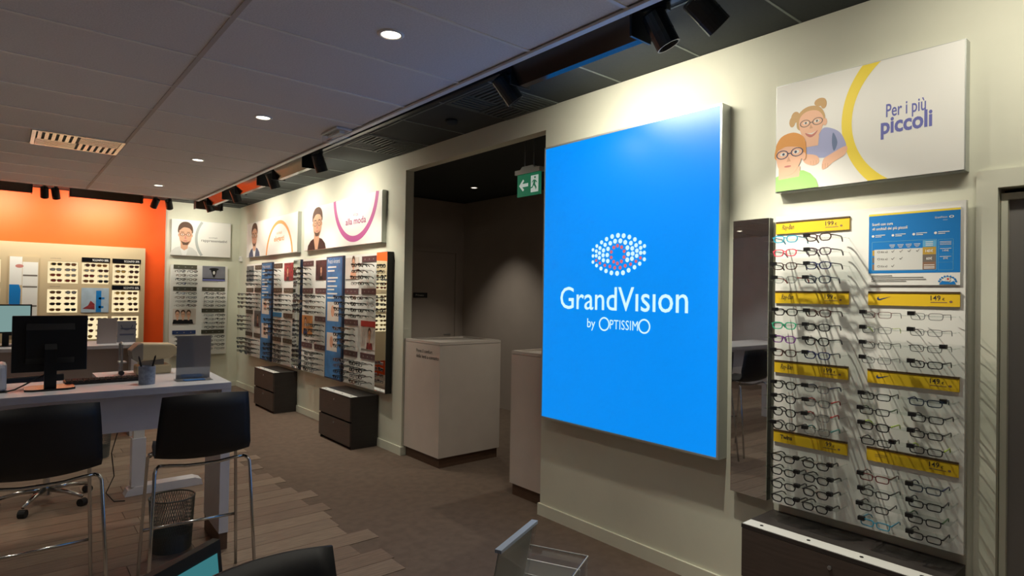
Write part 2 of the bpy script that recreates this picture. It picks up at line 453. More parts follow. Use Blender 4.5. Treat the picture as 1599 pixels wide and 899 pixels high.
m.pr(sm([(-.265, 2.365), (-.255, 2.325), (-.215, 2.305), (-.185, 2.315), (-.19, 2.345), (-.22, 2.36)]), y - .00045)
m.m = 7
for q in range(3): m.rect(-.168 + .012 * q, -.166 + .012 * q, 2.284, 2.305, y - .0007); m.rect(-.225 + .013 * q, -.223 + .013 * q, 2.308, 2.328, y - .0007)
m.m = 1; m.pr(sm([(-.296, 2.52), (-.285, 2.575), (-.24, 2.602), (-.185, 2.59), (-.158, 2.54), (-.17, 2.49), (-.22, 2.47), (-.28, 2.49)]), y - .0005)
m.ell(-.302, 2.562, .022, .028, y - .00032); m.ell(-.318, 2.54, .015, .026, y - .00024); m.ell(-.182, 2.612, .028, .020, y - .00028); m.ell(-.165, 2.60, .014, .024, y - .00020)
m.m = 0; m.pr(sm([(-.284, 2.53), (-.272, 2.47), (-.24, 2.428), (-.205, 2.43), (-.175, 2.475), (-.165, 2.53), (-.19, 2.57), (-.235, 2.58), (-.27, 2.565)]), y - .0008); m.pr([(-.25, 2.40), (-.19, 2.40), (-.185, 2.45), (-.25, 2.45)], y - .0006)
m.ell(-.158, 2.51, .010, .018, y - .0007, 10)
m.m = 2; m.pr(sm([(-.252, 2.472), (-.22, 2.458), (-.192, 2.476), (-.205, 2.455), (-.225, 2.446), (-.243, 2.456)]), y - .0012); m.m = 4; m.pr([(-.246, 2.470), (-.22, 2.460), (-.198, 2.473), (-.22, 2.466)], y - .0014)
m.m = 7; m.pr([(-.226, 2.512), (-.232, 2.490), (-.215, 2.490)], y - .0011)
m.m = 4; m.ell(-.250, 2.522, .012, .007, y - .0011, 12); m.ell(-.196, 2.522, .012, .007, y - .0011, 12)
m.m = 5; glasses_print(m, -.223, 2.520, .112, y - .0015); m.ell(-.250, 2.522, .006, .006, y - .0013, 8); m.ell(-.196, 2.522, .006, .006, y - .0013, 8)
m.build('printed_child', ['skin', 'hair_blond', 'lips', 'shirt_lilac', 'white', 'greybrown', 'tie', 'skin_mid'], t)
m = MB()                                            # younger child in front
m.m = 3; m.pr([(-.40, 2.195), (-.40, 2.27)] + [(-.36, 2.285), (-.31, 2.292), (-.26, 2.288), (-.225, 2.268), (-.198, 2.235), (-.186, 2.195)], y - .0016)
m.m = 0; m.pr([(-.385, 2.255), (-.28, 2.26), (-.275, 2.31), (-.385, 2.31)], y - .0018)
m.m = 1; m.pr(sm([(-.40, 2.36), (-.398, 2.43), (-.37, 2.475), (-.31, 2.486), (-.26, 2.455), (-.247, 2.40), (-.252, 2.34), (-.30, 2.38)]), y - .0020)
m.m = 0; m.pr(sm([(-.396, 2.39), (-.39, 2.325), (-.365, 2.285), (-.335, 2.272), (-.30, 2.29), (-.272, 2.34), (-.266, 2.40), (-.30, 2.43), (-.36, 2.43)]), y - .0024); m.ell(-.259, 2.358, .011, .020, y - .0022, 10)
m.m = 1; m.pr(sm([(-.40, 2.405), (-.39, 2.45), (-.33, 2.47), (-.275, 2.445), (-.256, 2.39), (-.275, 2.405), (-.31, 2.415), (-.35, 2.42), (-.38, 2.41)]), y - .0028)
m.m = 4; m.ell(-.362, 2.383, .016, .009, y - .0028, 12); m.ell(-.296, 2.386, .016, .009, y - .0028, 12)
m.m = 5; glasses_print(m, -.329, 2.383, .138, y - .0032, .002); m.ell(-.360, 2.383, .007, .007, y - .003, 8); m.ell(-.298, 2.386, .007, .007, y - .003, 8)
m.m = 6; m.pr([(-.334, 2.368), (-.344, 2.342), (-.322, 2.342)], y - .0027)
m.m = 2; m.ell(-.338, 2.318, .018, .005, y - .0030)
m.build('printed_child', ['skin', 'hair_red', 'lips', 'shirt_green', 'white', 'suit', 'skin_mid'], t)

def printed_person(t, cx, zb, h, y, hair='hair_brown', top='suit', shirt='shirt_white', tilt=0., sx=1.0):
    """bust of a man wearing glasses, printed flat: zb bottom of the print, h its height"""
    m = MB(); X = lambda v: cx + v * h * sx; Z = lambda v: zb + v * h; T = tilt * .3
    m.m = 3; m.pr([(X(-.44), Z(0)), (X(.44), Z(0)), (X(.40), Z(.12)), (X(.26), Z(.23)), (X(.12), Z(.27)), (X(-.12), Z(.27)), (X(-.28), Z(.22)), (X(-.41), Z(.11))], y)
    m.m = 4; m.pr([(X(-.06), Z(0)), (X(.06), Z(0)), (X(.14), Z(.27)), (X(-.14), Z(.27))], y - .0005)
    m.m = 0; m.pr([(X(-.11), Z(.21)), (X(0), Z(.15)), (X(.11), Z(.21)), (X(.12), Z(.42)), (X(-.12), Z(.42))], y - .001)
    m.m = 1; m.pr(sm([(X(T - .22), Z(.66)), (X(T - .22), Z(.85)), (X(T - .10), Z(.98)), (X(T + .10), Z(.985)), (X(T + .22), Z(.86)), (X(T + .22), Z(.66)), (X(T), Z(.72))]), y - .0012)
    m.m = 0; m.pr(sm([(X(T - .20), Z(.62)), (X(T - .17), Z(.43)), (X(T - .07), Z(.30)), (X(T + .07), Z(.30)), (X(T + .17), Z(.43)), (X(T + .20), Z(.62)), (X(T + .17), Z(.80)), (X(T), Z(.86)), (X(T - .17), Z(.80))]), y - .0016)
    m.ell(X(T - .205), Z(.60), .025 * h * sx, .05 * h, y - .0014, 10); m.ell(X(T + .205), Z(.60), .025 * h * sx, .05 * h, y - .0014, 10)
    m.m = 1; m.pr(sm([(X(T - .19), Z(.74)), (X(T - .15), Z(.90)), (X(T + .02), Z(.95)), (X(T + .17), Z(.89)), (X(T + .19), Z(.74)), (X(T + .12), Z(.81)), (X(T - .06), Z(.83))]), y - .002)
    m.pr([(X(T - .15), Z(.44)), (X(T - .07), Z(.31)), (X(T + .07), Z(.31)), (X(T + .15), Z(.44)), (X(T + .08), Z(.40)), (X(T), Z(.385)), (X(T - .08), Z(.40))], y - .0021)
    for q in (-.095, .095): m.rect(X(T + q - .05), X(T + q + .05), Z(.685), Z(.70), y - .0022)
    m.m = 4; m.ell(X(T - .095), Z(.62), .035 * h * sx, .016 * h, y - .0021, 10); m.ell(X(T + .095), Z(.62), .035 * h * sx, .016 * h, y - .0021, 10)
    m.m = 5; glasses_print(m, X(T), Z(.62), .36 * h * sx, y - .0026); m.ell(X(T - .095), Z(.62), .016 * h * sx, .016 * h, y - .0024, 8); m.ell(X(T + .095), Z(.62), .016 * h * sx, .016 * h, y - .0024, 8)
    m.m = 2; m.ell(X(T), Z(.43), .07 * h * sx, .018 * h, y - .0024, 12); m.pr([(X(T - .03), Z(.49)), (X(T + .03), Z(.49)), (X(T + .012), Z(.58)), (X(T - .012), Z(.58))], y - .0023)
    return m.build('printed_person', ['skin_mid', hair, 'lips', top, shirt, 'black'], t)
Y0 = 9.29
t, y = poster('wall_poster', 'long poster with orange arch and man in dark suit', (W, Y0, 0), R90, -1.12, 1.12, 2.175, 2.735)
m = MB(); a = math.asin((2.183 - 2.10) / .56); m.arc(.40, 2.10, .52, .57, a, PI - a, y, 36); m.build('printed_ring', 'ring_orange', t)
text('occhiali', t, 'text_orange', .40, 2.47, y, width=.22, cap=.04, align='C')
text('eleganti', t, 'text_orange', .40, 2.37, y, width=.42, cap=.075, align='C', bold=.02)
printed_person(t, -.72, 2.18, .54, y, 'hair_brown', 'suit', 'shirt_white', 0, 1.15)
Y0 = 6.85
t, y = poster('wall_poster', 'long poster with magenta arc, lettering and man resting chin', (W, Y0, 0), R90, -1.08, 1.08, 2.175, 2.735)
m = MB(); a = math.asin((2.80 - 2.73) / .58); m.arc(.42, 2.80, .515, .585, PI + a, 2 * PI - a, y, 36); m.build('printed_ring', 'ring_magenta', t)
text('Vita', t, 'text_magenta', .45, 2.51, y, width=.13, cap=.04, align='C')
text('alla moda', t, 'text_magenta', .45, 2.42, y, width=.52, cap=.075, align='C', bold=.02)
printed_person(t, -.66, 2.18, .54, y, 'hair_brown', 'black', 'skin_mid', .1, 1.25)
t, y = poster('wall_poster', 'poster with grey ring and bearded man beside orange wall', (2.505, YB, 0), 0, -.45, .45, 2.19, 2.775)
m = MB(); a = math.asin(.285 / .5); m.arc(.40, 2.482, .465, .505, PI - a, PI + a, y, 30); m.build('printed_ring', 'ring_grey', t)
text('occhiali', t, 'ink_grey', .17, 2.50, y, width=.13, cap=.025, align='C')
text('rappresentativi', t, 'ink_grey', .19, 2.44, y, width=.40, cap=.04, align='C', bold=.02)
printed_person(t, -.26, 2.195, .55, y, 'hair_brown', 'cell_grey', 'shirt_white', .1, .85)

# ================================================================ GLASSES
def outline(cx, cz, w, h, n=14, p=3.2, slant=0.):
    pts = []
    for i in range(n):
        a = 2 * PI * i / n; c, s = math.cos(a), math.sin(a)
        x = cx + w / 2 * math.copysign(abs(c) ** (2 / p), c); z = cz + h / 2 * math.copysign(abs(s) ** (2 / p), s)
        if z < cz: x = cx + (x - cx) * (1 - slant)
        pts.append((x, z))
    return pts
STY = {'plastic': dict(r=.0030, w=.050, h=.032, p=3.2, sl=.10), 'rect': dict(r=.0026, w=.051, h=.027, p=4.5, sl=.06),
       'metal': dict(r=.0016, w=.050, h=.027, p=4.5, sl=.05), 'round': dict(r=.0031, w=.047, h=.036, p=2.5, sl=.08)}
def add_front(m, st):
    for s in (-1, 1):
        pts = outline(s * .0315, 0, st['w'], st['h'], 14, st['p'], st['sl'])
        m.tube([(x, .10 * x * x * 3, z) for x, z in pts], st['r'], 4, closed=True)
    m.tube([(-.0085, .0, .004), (0, -.002, .0075), (.0085, 0, .004)], st['r'] * .95, 4)
    for s in (-1, 1):
        m.tube([(s * .054, .001, .009), (s * .062, .004, .009)], st['r'] * 1.2, 4)
    return m
def add_temple(m, s, st):
    m.tube([(s * .062, .003, .009), (s * .0625, .05, .009), (s * .061, .095, .008), (s * .058, .115, .000), (s * .055, .128, -.014)], [st['r'] * 1.2, st['r'] * 1.05, st['r'] * 1.05, st['r'] * 1.2, st['r'] * 1.0], 4)
    return m
def add_lens(m, s, st):
    pts = outline(s * .0315, 0, st['w'], st['h'], 14, st['p'], st['sl'])
    return m.pr(pts[::-1], .002)
_cache = {}
def gmesh(kind, style, colour, part):
    k = (style, colour, part)
    if k in _cache: return _cache[k]
    st = STY[style]; m = MB()
    if part.startswith('whole'): st = dict(st, r=st['r'] * 1.6)
    if part == 'frame': add_front(m, st)
    elif part == 'templeL': add_temple(m, -1, st)
    elif part == 'templeR': add_temple(m, 1, st)
    elif part in ('lensL', 'lensR'): add_lens(m, -1 if part == 'lensL' else 1, st)
    elif part == 'tagL': m.box(-.068, -.042, -.008, .010, .004, .021)
    elif part == 'tagR': m.box(.046, .070, .004, .024, .0045, .021)
    elif part == 'whole':
        add_front(m, st); add_temple(m, -1, st); add_temple(m, 1, st); m.m = 1; add_lens(m, -1, st); add_lens(m, 1, st)
        me = m.mesh('eyeglasses', [colour, 'lens']); _cache[k] = me; return me
    elif part == 'wholetag':
        add_front(m, st); add_temple(m, -1, st); add_temple(m, 1, st); m.m = 2; m.box(-.068, -.040, -.008, .010, .004, .021); m.m = 1; add_lens(m, -1, st); add_lens(m, 1, st)
        me = m.mesh('eyeglasses', [colour, 'lens', 'black']); _cache[k] = me; return me
    me = m.mesh(part.rstrip('LR'), colour); _cache[k] = me
    return me
def near_glasses(label, loc, rotz, style, frame, temple, tagside, grp):
    t = thing('eyeglasses', label, 'eyeglasses', loc, rotz, grp)
    link('frame', gmesh('n', style, frame, 'frame'), t)
    link('lens', gmesh('n', style, 'lens', 'lensL'), t); link('lens', gmesh('n', style, 'lens', 'lensR'), t)
    link('temple', gmesh('n', style, temple, 'templeL'), t); link('temple', gmesh('n', style, temple, 'templeR'), t)
    if tagside: link('security_tag', gmesh('n', style, 'black', 'tag' + tagside), t)
    return t
for n_, c_ in dict(f_black='#101012', f_brown='#3b211c', f_plum='#3d2738', f_navy='#1d2450', f_turq='#2aa5c8', f_pink='#e0455c', f_green='#2fb083', f_purple='#7a3f90',
                   f_grey='#6c6c6c', f_red='#b3302c', f_lime='#b8d63a', f_blue='#2b86a6', f_dred='#5c1f1e', f_ink='#24303f', f_teal='#2a8a8a', f_dkgreen='#2c5a30', f_gold='#9b7b3c', f_tortoise='#5b3a22').items():
    mat(n_, c_, .3)
clear('f_clear', (.80, .82, .82), .2, .1)

# ================================================================ DISPLAY BOARDS
BT, BH, BP = [2.039 - .3553 * i for i in range(4)], .063, .355      # band tops, band height
ROWS = [-.105, -.171, -.237, -.303]
SHY = -.05
def board(label, Yc, loc=None, rotz=R90, w=.808, z0=.5935, z1=2.067):
    t = thing('display_board', label, 'display board', loc or (W, Yc, 0), rotz)
    MB().box(-w / 2, w / 2, -.05, -.022, z0, z1).build('panel', 'board_white', t)
    MB().box(-w / 2 + .03, w / 2 - .03, -.022, 0, z0 + .05, z1 - .05).build('wall_batten', 'black', t)
    return t
def band(t, x0, x1, zt, m, lettering=None, price=None, edge='band_edge', small=True):
    b = box('price_band', m, x0, x1, -.058, -.05, zt - BH, zt - .008, t)
    box('band_edge', edge, x0, x1, -.060, -.05, zt - .008, zt, b)
    return b
def shelf(t, x0, x1, z, me={}):
    k = round(x1 - x0, 3)
    if k not in me: me[k] = MB().box(0, x1 - x0, -.170, -.108, -.0015, .0015).box(0, .004, -.108, -.05, -.0015, .0015).box(x1 - x0 - .004, x1 - x0, -.108, -.05, -.0015, .0015).mesh('shelf', 'acrylic')
    return link('shelf', me[k], t, (x0, 0, z))

# ---------- near board: children's glasses
bd = board('tall white board of colourful childrens glasses with yellow price bands', 1.103)
mw = .21
mr = thing('wall_mirror', 'narrow full height mirror beside the childrens glasses board', 'mirror', (W, 1.6415, 0), R90 - math.radians(2.4))
MB().box(-.1035, .1035, -.05, -.012, .594, 2.065).build('mirror_body', 'black', mr)
box('mirror_glass', 'mirror', -.1035, .1035, -.053, -.05, .594, 2.065, mr)
LX0, LX1, RX0, RX1 = -.400, -.046, .038, .387
def swoosh(t, x, z, w, y):
    s = w / 100
    pts = [(0, 18), (3, 10), (9, 5), (18, 4), (30, 8), (100, 36), (34, 19), (24, 17), (17, 18), (13, 22), (12, 28), (14, 36), (6, 28)]
    m = MB(); m.pr([(x + a * s, z + b * s) for a, b in pts], y); return m.build('logo_mark', 'navy', t)
for i in range(4):
    b = band(bd, LX0, LX1, BT[i], 'yellow_band'); zb = BT[i] - .05
    if i < 3: text('Ray-Ban', b, 'ink', LX0 + .032, zb + .008, -.0585, width=.062, cap=.024, shear=.35, bold=.004)
    else: text('Twins', b, 'ink', LX0 + .035, zb + .008, -.0585, width=.06, cap=.02, bold=.03)
    text('199' if i < 3 else '99', b, 'ink', LX0 + (.245 if i < 3 else .257), zb + .013, -.0585, width=.038 if i < 3 else .026, cap=.021, bold=.01)
    text('€', b, 'ink', LX0 + .289, zb + .012, -.0585, width=.009, cap=.012)
    mm = MB(); mm.rect(LX0 + .245, LX0 + .305, zb + .003, zb + .006, -.0585); mm.ell(LX0 + .318, zb + .008, .006, .005, -.0585, 10); mm.build('fine_print', 'bronze', b)
    if i == 0: continue
    b = band(bd, RX0, RX1, BT[i], 'yellow_band')
    if i < 3: swoosh(b, RX0 + .036, zb + .007, .058, -.0585)
    else:
        mm = MB(); mm.rect(RX0 + .035, RX0 + .085, zb + .018, zb + .021, -.0585); mm.rect(RX0 + .035, RX0 + .08, zb + .010, zb + .013, -.0585); mm.build('fine_print', 'gold', b)
    text('149', b, 'ink', RX0 + .245, zb + .013, -.0585, width=.036, cap=.021, bold=.01)
    text('€', b, 'ink', RX0 + .287, zb + .012, -.0585, width=.009, cap=.012)
    mm = MB(); mm.rect(RX0 + .245, RX0 + .305, zb + .003, zb + .006, -.0585); mm.ell(RX0 + .318, zb + .008, .006, .005, -.0585, 10); mm.build('fine_print', 'bronze', b)
# information card
ic = thing('information_card', 'blue and white printed price table card on the childrens glasses board', 'card', (W - .001, 1.103, 0), R90)
a0, a1, c0, c1 = .038, .387, 1.712, 2.040
box('card', 'white', a0, a1, -.0555, -.05, c0, c1, ic)
y = -.056
MB().rect(a0, a1, c0 + .054, c1 - .012, y).build('blue_field', 'poster_blue', ic)
MB().rect(a0, a1, c1 - .011, c1 - .003, y).build('yellow_stripe', 'ring_yellow', ic)
y -= .0004
m = MB(); m.rect(a0 + .024, a0 + .214, c0 + .068, c0 + .162, y); m.build('table_field', 'cell_grey', ic)
m = MB()
for (q0, q1, p0, p1) in ((a0 + .0135, a0 + .266, c0 + .064, c0 + .066), (a0 + .0135, a0 + .266, c0 + .196, c0 + .198), (a0 + .0135, a0 + .0155, c0 + .064, c0 + .198), (a0 + .264, a0 + .266, c0 + .064, c0 + .198),
                         (a0 + .271, a0 + .325, c0 + .064, c0 + .0655), (a0 + .271, a0 + .325, c0 + .194, c0 + .1955), (a0 + .271, a0 + .2725, c0 + .064, c0 + .195), (a0 + .3235, a0 + .325, c0 + .064, c0 + .195),
                         (a0 + .271, a0 + .325, c0 + .097, c0 + .098), (a0 + .271, a0 + .325, c0 + .131, c0 + .132), (a0 + .271, a0 + .325, c0 + .164, c0 + .165)):
    m.rect(q0, q1, p0, p1, y)
m.build('table_lines', 'poster_lightblue', ic)
m = MB(); m.rect(a0 + .214, a0 + .263, c0 + .165, c0 + .194, y); m.build('price_head', 'poster_lightblue', ic)
for k, mm_ in enumerate(('bronze', 'greybrown', 'gold')):
    MB().rect(a0 + .214, a0 + .263, c0 + .068 + .0325 * k, c0 + .068 + .0325 * (k + 1), y).rect(a0 + .016, a0 + .024, c0 + .070 + .032 * k, c0 + .095 + .032 * k, y).build('price_cell', mm_, ic)
y -= .0004
text('145€', ic, 'white', a0 + .2385, c0 + .143, y, width=.028, cap=.012, align='C', bold=.02)
text('60€', ic, 'white', a0 + .2385, c0 + .110, y, width=.022, cap=.012, align='C', bold=.02)
text('149€', ic, 'white', a0 + .298, c0 + .143, y, width=.022, cap=.009, align='C')
text('89€', ic, 'white', a0 + .298, c0 + .110, y, width=.017, cap=.009, align='C')
text('Scegli con cura', ic, 'white', a0 + .014, c0 + .272, y, width=.085, cap=.0125, bold=.02)
text('gli occhiali dei più piccoli', ic, 'white', a0 + .014, c0 + .251, y, width=.142, cap=.0125, bold=.02)
text('GrandVision', ic, 'white', a0 + .258, c0 + .286, y, width=.045, cap=.009)
text('by Optissimo', ic, 'white', a0 + .288, c0 + .276, y, width=.016, cap=.004)
m = MB(); m.arc(a0 + .318, c0 + .290, .005, .009, 0, 2 * PI, y, 16, .6); m.build('logo_mark', 'white', ic)
m = MB()
for k in range(4):
    q = a0 + .018 + .079 * k + (.002 * k)
    m.ell(q, c0 + .224, .0055, .0055, y, 12); m.rect(q + .009, q + .05, c0 + .226, c0 + .229, y); m.rect(q + .009, q + .035, c0 + .219, c0 + .222, y)
    q = a0 + .085 + .032 * k
    m.rect(q, q + .024, c0 + .180, c0 + .182, y); m.rect(q + .002, q + .022, c0 + .174, c0 + .176, y); m.rect(q + .006, q + .018, c0 + .168, c0 + .170, y)
for zz in (.186, .178, .171): m.rect(a0 + .225, a0 + .252, c0 + zz, c0 + zz + .0025, y)
for zz in (.184, .178, .172, .155, .121): m.rect(a0 + .277, a0 + .318, c0 + zz, c0 + zz + .0018, y)
for zz in (.086, .078, .072): m.rect(a0 + .219, a0 + .258, c0 + zz, c0 + zz + .003, y)
m.build('fine_print', 'white', ic)
m = MB()
for rw, n in ((2, 4), (1, 2), (0, 1)):
    zc = c0 + .084 + .0325 * rw
    for k in range(n):
        q = a0 + .093 + .032 * k
        m.pr([(q, zc + .002), (q + .002, zc + .004), (q + .005, zc), (q + .012, zc + .009), (q + .013, zc + .008), (q + .005, zc - .003)], y)
    q = a0 + .032
    m.arc(q + .01, zc + .002, .0045, .006, 0, 2 * PI, y, 12, .8)
    text('Kit ' + 'x2'[0] + '2', ic, 'ink', q + .02, zc - .003, y, width=.026, cap=.009)
m.build('tick_marks', 'ink', ic)
m = MB()
for zz, L in ((.041, .085), (.033, .205), (.024, .215), (.016, .14)): m.rect(a0 + .012, a0 + .012 + L, c0 + zz, c0 + zz + .004, y)
m.build('fine_print', 'ink_grey', ic)
m = MB(); m.pr([(a0 + .275, c0 + .003), (a0 + .335, c0 + .003), (a0 + .328, c0 + .018), (a0 + .315, c0 + .012), (a0 + .30, c0 + .016), (a0 + .285, c0 + .019)], y)
for k in range(9):
    an = PI * (k + .5) / 9; m.ell(a0 + .305 + .030 * math.cos(an), c0 + .012 + .026 * math.sin(an), .004, .004, y, 8)
m.build('splash_print', 'poster_blue', ic)
MB().rect(a0 + .296, a0 + .314, c0 + .016, c0 + .034, y - .0003).build('splash_centre', 'cell_grey', ic)
MB().ell(a0 + .307, c0 + .026, .004, .004, y - .0006, 10).build('splash_dot', 'red', ic)

BLK = ('rect', 'f_black', 'f_black')
L_A = [[('plastic', 'f_turq', 'f_turq'), ('plastic', 'f_pink', 'f_grey'), ('plastic', 'f_brown', 'f_black'), ('plastic', 'f_clear', 'f_red')],
       [('plastic', 'f_black', 'f_black'), ('plastic', 'f_green', 'f_grey'), ('plastic', 'f_purple', 'f_grey'), ('plastic', 'f_brown', 'f_brown')],
       [('round', 'f_black', 'f_black')] * 4, [('plastic', 'f_black', 'f_black')] * 4]
L_B = [[('plastic', 'f_brown', 'f_brown'), ('plastic', 'f_plum', 'f_black'), ('plastic', 'f_navy', 'f_plum'), ('plastic', 'f_ink', 'f_navy')],
       [('plastic', 'f_brown', 'f_brown'), ('plastic', 'f_black', 'f_black'), ('round', 'f_black', 'f_black'), ('plastic', 'f_navy', 'f_ink')],
       [('plastic', 'f_clear', 'f_navy'), ('plastic', 'f_clear', 'f_red'), ('plastic', 'f_clear', 'f_red'), ('plastic', 'f_clear', 'f_teal')],
       [('plastic', 'f_black', 'f_black')] * 4]
R_A = [None, [('metal', 'f_dred', 'f_black'), ('metal', 'f_grey', 'f_lime'), ('metal', 'f_black', 'f_black'), ('metal', 'f_grey', 'f_grey')],
       [BLK, ('rect', 'f_black', 'f_dkgreen'), ('plastic', 'f_black', 'f_lime'), BLK],
       [('rect', 'f_dred', 'f_brown'), BLK, BLK, ('rect', 'f_blue', 'f_blue')]]
R_B = [None, [('metal', 'f_grey', 'f_black'), ('metal', 'f_grey', 'f_black'), ('metal', 'f_black', 'f_black'), BLK],
       [('rect', 'f_ink', 'f_navy'), BLK, BLK, ('rect', 'f_black', 'f_lime')],
       [('rect', 'f_ink', 'f_navy'), BLK, ('rect', 'f_black', 'f_dkgreen'), BLK]]
CN = dict(f_black='black', f_brown='dark brown', f_plum='plum', f_navy='navy', f_turq='turquoise', f_pink='pink', f_green='green', f_purple='purple', f_grey='grey metal', f_red='red',
          f_lime='lime', f_blue='teal blue', f_dred='dark red', f_ink='slate blue', f_teal='teal', f_dkgreen='dark green', f_clear='clear')
GFY = -.196
for col, x0, x1, A, B, xa, xb, bn in (('left', LX0, LX1, L_A, L_B, -.283, -.130, 'left'), ('right', RX0, RX1, R_A, R_B, .119, .308, 'right')):
    for i in range(4):
        if A[i] is None: continue
        for rw in range(4):
            z = BT[i] + ROWS[rw]
            shelf(bd, x0 + .001, x1 - .001, z)
            for j, (lst, xc) in enumerate(((A, xa), (B, xb))):
                st, fc, tc_ = lst[i][rw]
                tg = 'L'
                if i == 3 and col == 'left': tg = 'R'
                if (col, i, rw, j) in (('right', 1, 2, 1), ('right', 2, 0, 1), ('right', 2, 3, 0)): tg = 'R'
                if (col, i, rw, j) in (('left', 0, 0, 0), ('left', 0, 1, 0), ('left', 1, 1, 0)): tg = None
                side = ('first' if j == 0 else 'second')
                lab = '%s framed childrens glasses, %s on %s row under %s %s price band' % (CN[fc], side, ORD[rw], ['topmost', 'second', 'third', 'lowest'][i], col)
                if fc != tc_: lab = '%s glasses, %s temples, %s on %s row under %s %s price band' % (CN[fc], CN[tc_], side, ORD[rw], ['topmost', 'second', 'third', 'lowest'][i], col)
                xl = xc + random.uniform(-.004, .004)
                near_glasses(lab, (W + GFY, 1.103 - xl, z - .0008 + random.uniform(0, .001)), R90 + random.uniform(-.07, .07), st, fc, tc_, tg, 'childrens glasses on the near board')

# ---------- far boards on the long wall
PAN = {'P1': (9.577, 10.385), 'P2': (9.088, 8.280), 'P3': (7.960, 7.144), 'P4': (6.655, 5.848)}
FARCOL = ['f_black'] * 6 + ['f_brown', 'f_tortoise', 'f_ink', 'f_black', 'f_grey', 'f_black']
FARST = ['plastic', 'rect', 'plastic', 'round', 'rect', 'metal']
PLACE = {'P1': 'right wall corner board', 'P2': 'board with blue header', 'P3': 'board beside wide blue strip', 'P4': 'board with red header', 'PB': 'back wall board'}
def photo(t, x0, x1, z0, z1, m, fig=None):
    b = box('photo_print', m, x0, x1, -.056, -.05, z0, z1, t)
    if fig: fig(b, x0, x1, z0, z1, -.0565)
    return b
def fig_bust(skin='skin_mid', hair='hair_brown', top='black', fx=.5, s=.8):
    def f(b, x0, x1, z0, z1, y):
        w = x1 - x0; h = z1 - z0; cx = x0 + w * fx; m = MB()
        m.m = 2; m.pr([(cx - .3 * h * s, z0 + .002), (cx + .3 * h * s, z0 + .002), (cx + .24 * h * s, z0 + .3 * h * s), (cx - .24 * h * s, z0 + .3 * h * s)], y)
        m.m = 1; m.ell(cx, z0 + .78 * h * s, .15 * h * s, .20 * h * s, y - .0003)
        m.m = 0; m.ell(cx, z0 + .64 * h * s, .13 * h * s, .22 * h * s, y - .0006); m.rect(cx - .05 * h * s, cx + .05 * h * s, z0 + .25 * h * s, z0 + .5 * h * s, y - .0004)
        m.m = 3; glasses_print(m, cx, z0 + .67 * h * s, .26 * h * s, y - .0009)
        m.build('printed_figure', [skin, hair, top, 'black'], b)
    return f
def fill(t, Yc_or_frame, cells, bandm, place, loc_fn, rotz, holes=()):
    """cells: dict (col, group) -> 'G' glasses under a band, or a function drawing a photo"""
    for col, (x0, x1) in enumerate(((LX0 + .012, LX1), (RX0, RX1 + .003))):
        for i in range(4):
            c = cells.get((col, i), 'G'); bm = bandm
            if isinstance(c, tuple): bm, c = c
            if c == 'G' or c == 'g':
                b = band(t, x0, x1, BT[i], bm, edge=bm)
                mm = MB(); xm = (x0 + x1) / 2
                for q in (-.10, 0, .10): mm.ell(xm + q, BT[i] - .034, .012, .009, -.0585, 8)
                mm.build('printed_icons', 'ink_grey', b)
                for rw in range(4):
                    z = BT[i] + ROWS[rw]; shelf(t, x0 + .001, x1 - .001, z)
                    for j in range(2):
                        xc = (x0 + x1) / 2 + (-.084 if j == 0 else .084) + random.uniform(-.01, .01)
                        fc = random.choice(FARCOL); st = random.choice(FARST)
                        me = gmesh('f', st, fc, 'wholetag' if random.random() < .5 else 'whole')
                        o = link('eyeglasses', me, None, loc_fn(xc, z - .0008), rotz + random.uniform(-.06, .06))
                        lab = '%s glasses, %s in %s row, %s %s block, %s' % (dict(CN, f_tortoise='tortoise')[fc], ('first', 'second')[j], ORD[rw], ORD[i], ('left', 'right')[col], place)
                        tag(o, lab, 'eyeglasses', 'glasses ' + place)
            elif callable(c):
                c(t, x0, x1, BT[i])
def ph(m, fig=None, head=None, h=.25, w=1.0):
    def f(t, x0, x1, zt):
        z = zt
        if head: band(t, x0, x1, zt, head, edge=head); z = zt - BH
        b = photo(t, x0, x0 + (x1 - x0) * w, zt - .31 + (0.31 - h if not head else 0), z - .002, m, fig)
        mm = MB()
        for q in range(2): mm.rect(x0, x0 + (x1 - x0) * (.9 - .2 * q), zt - .318 + (.31 - h if not head else 0) - .012 * q, zt - .313 + (.31 - h if not head else 0) - .012 * q, -.0506)
        mm.build('fine_print', 'ink_grey', t)
    return f
def bare(fn):          # a photograph with glasses standing in front of it
    return fn
def fig_emblem(b, x0, x1, z0, z1, y):
    cx = (x0 + x1) / 2; m = MB()
    m.rect(x0 + .004, x1 - .004, z0 + .03, z0 + .045, y); m.ell(cx, z1 - .05, .075, .022, y - .0003); m.pr([(cx - .05, z1 - .06), (cx + .05, z1 - .06), (cx + .012, z0 + .06), (cx - .012, z0 + .06)], y - .0006)
    m.m = 1; m.rect(x0 + .004, x1 - .004, z0 + .004, z0 + .028, y); m.m = 2; m.ell(cx, z1 - .11, .018, .03, y - .0009)
    m.build('printed_emblem', ['black', 'violet_ink', 'cell_grey'], b)
LBL = {'P1': 'white glasses display board nearest the far corner', 'P2': 'white glasses display board between blue strip and grey mirror', 'P3': 'white glasses display board between grey mirror and wide blue strip', 'P4': 'white glasses display board with red header beside orange topped mirror'}
BAND = {'P1': 'band_brown', 'P2': 'band_brown', 'P3': 'band_plum', 'P4': 'band_plum'}
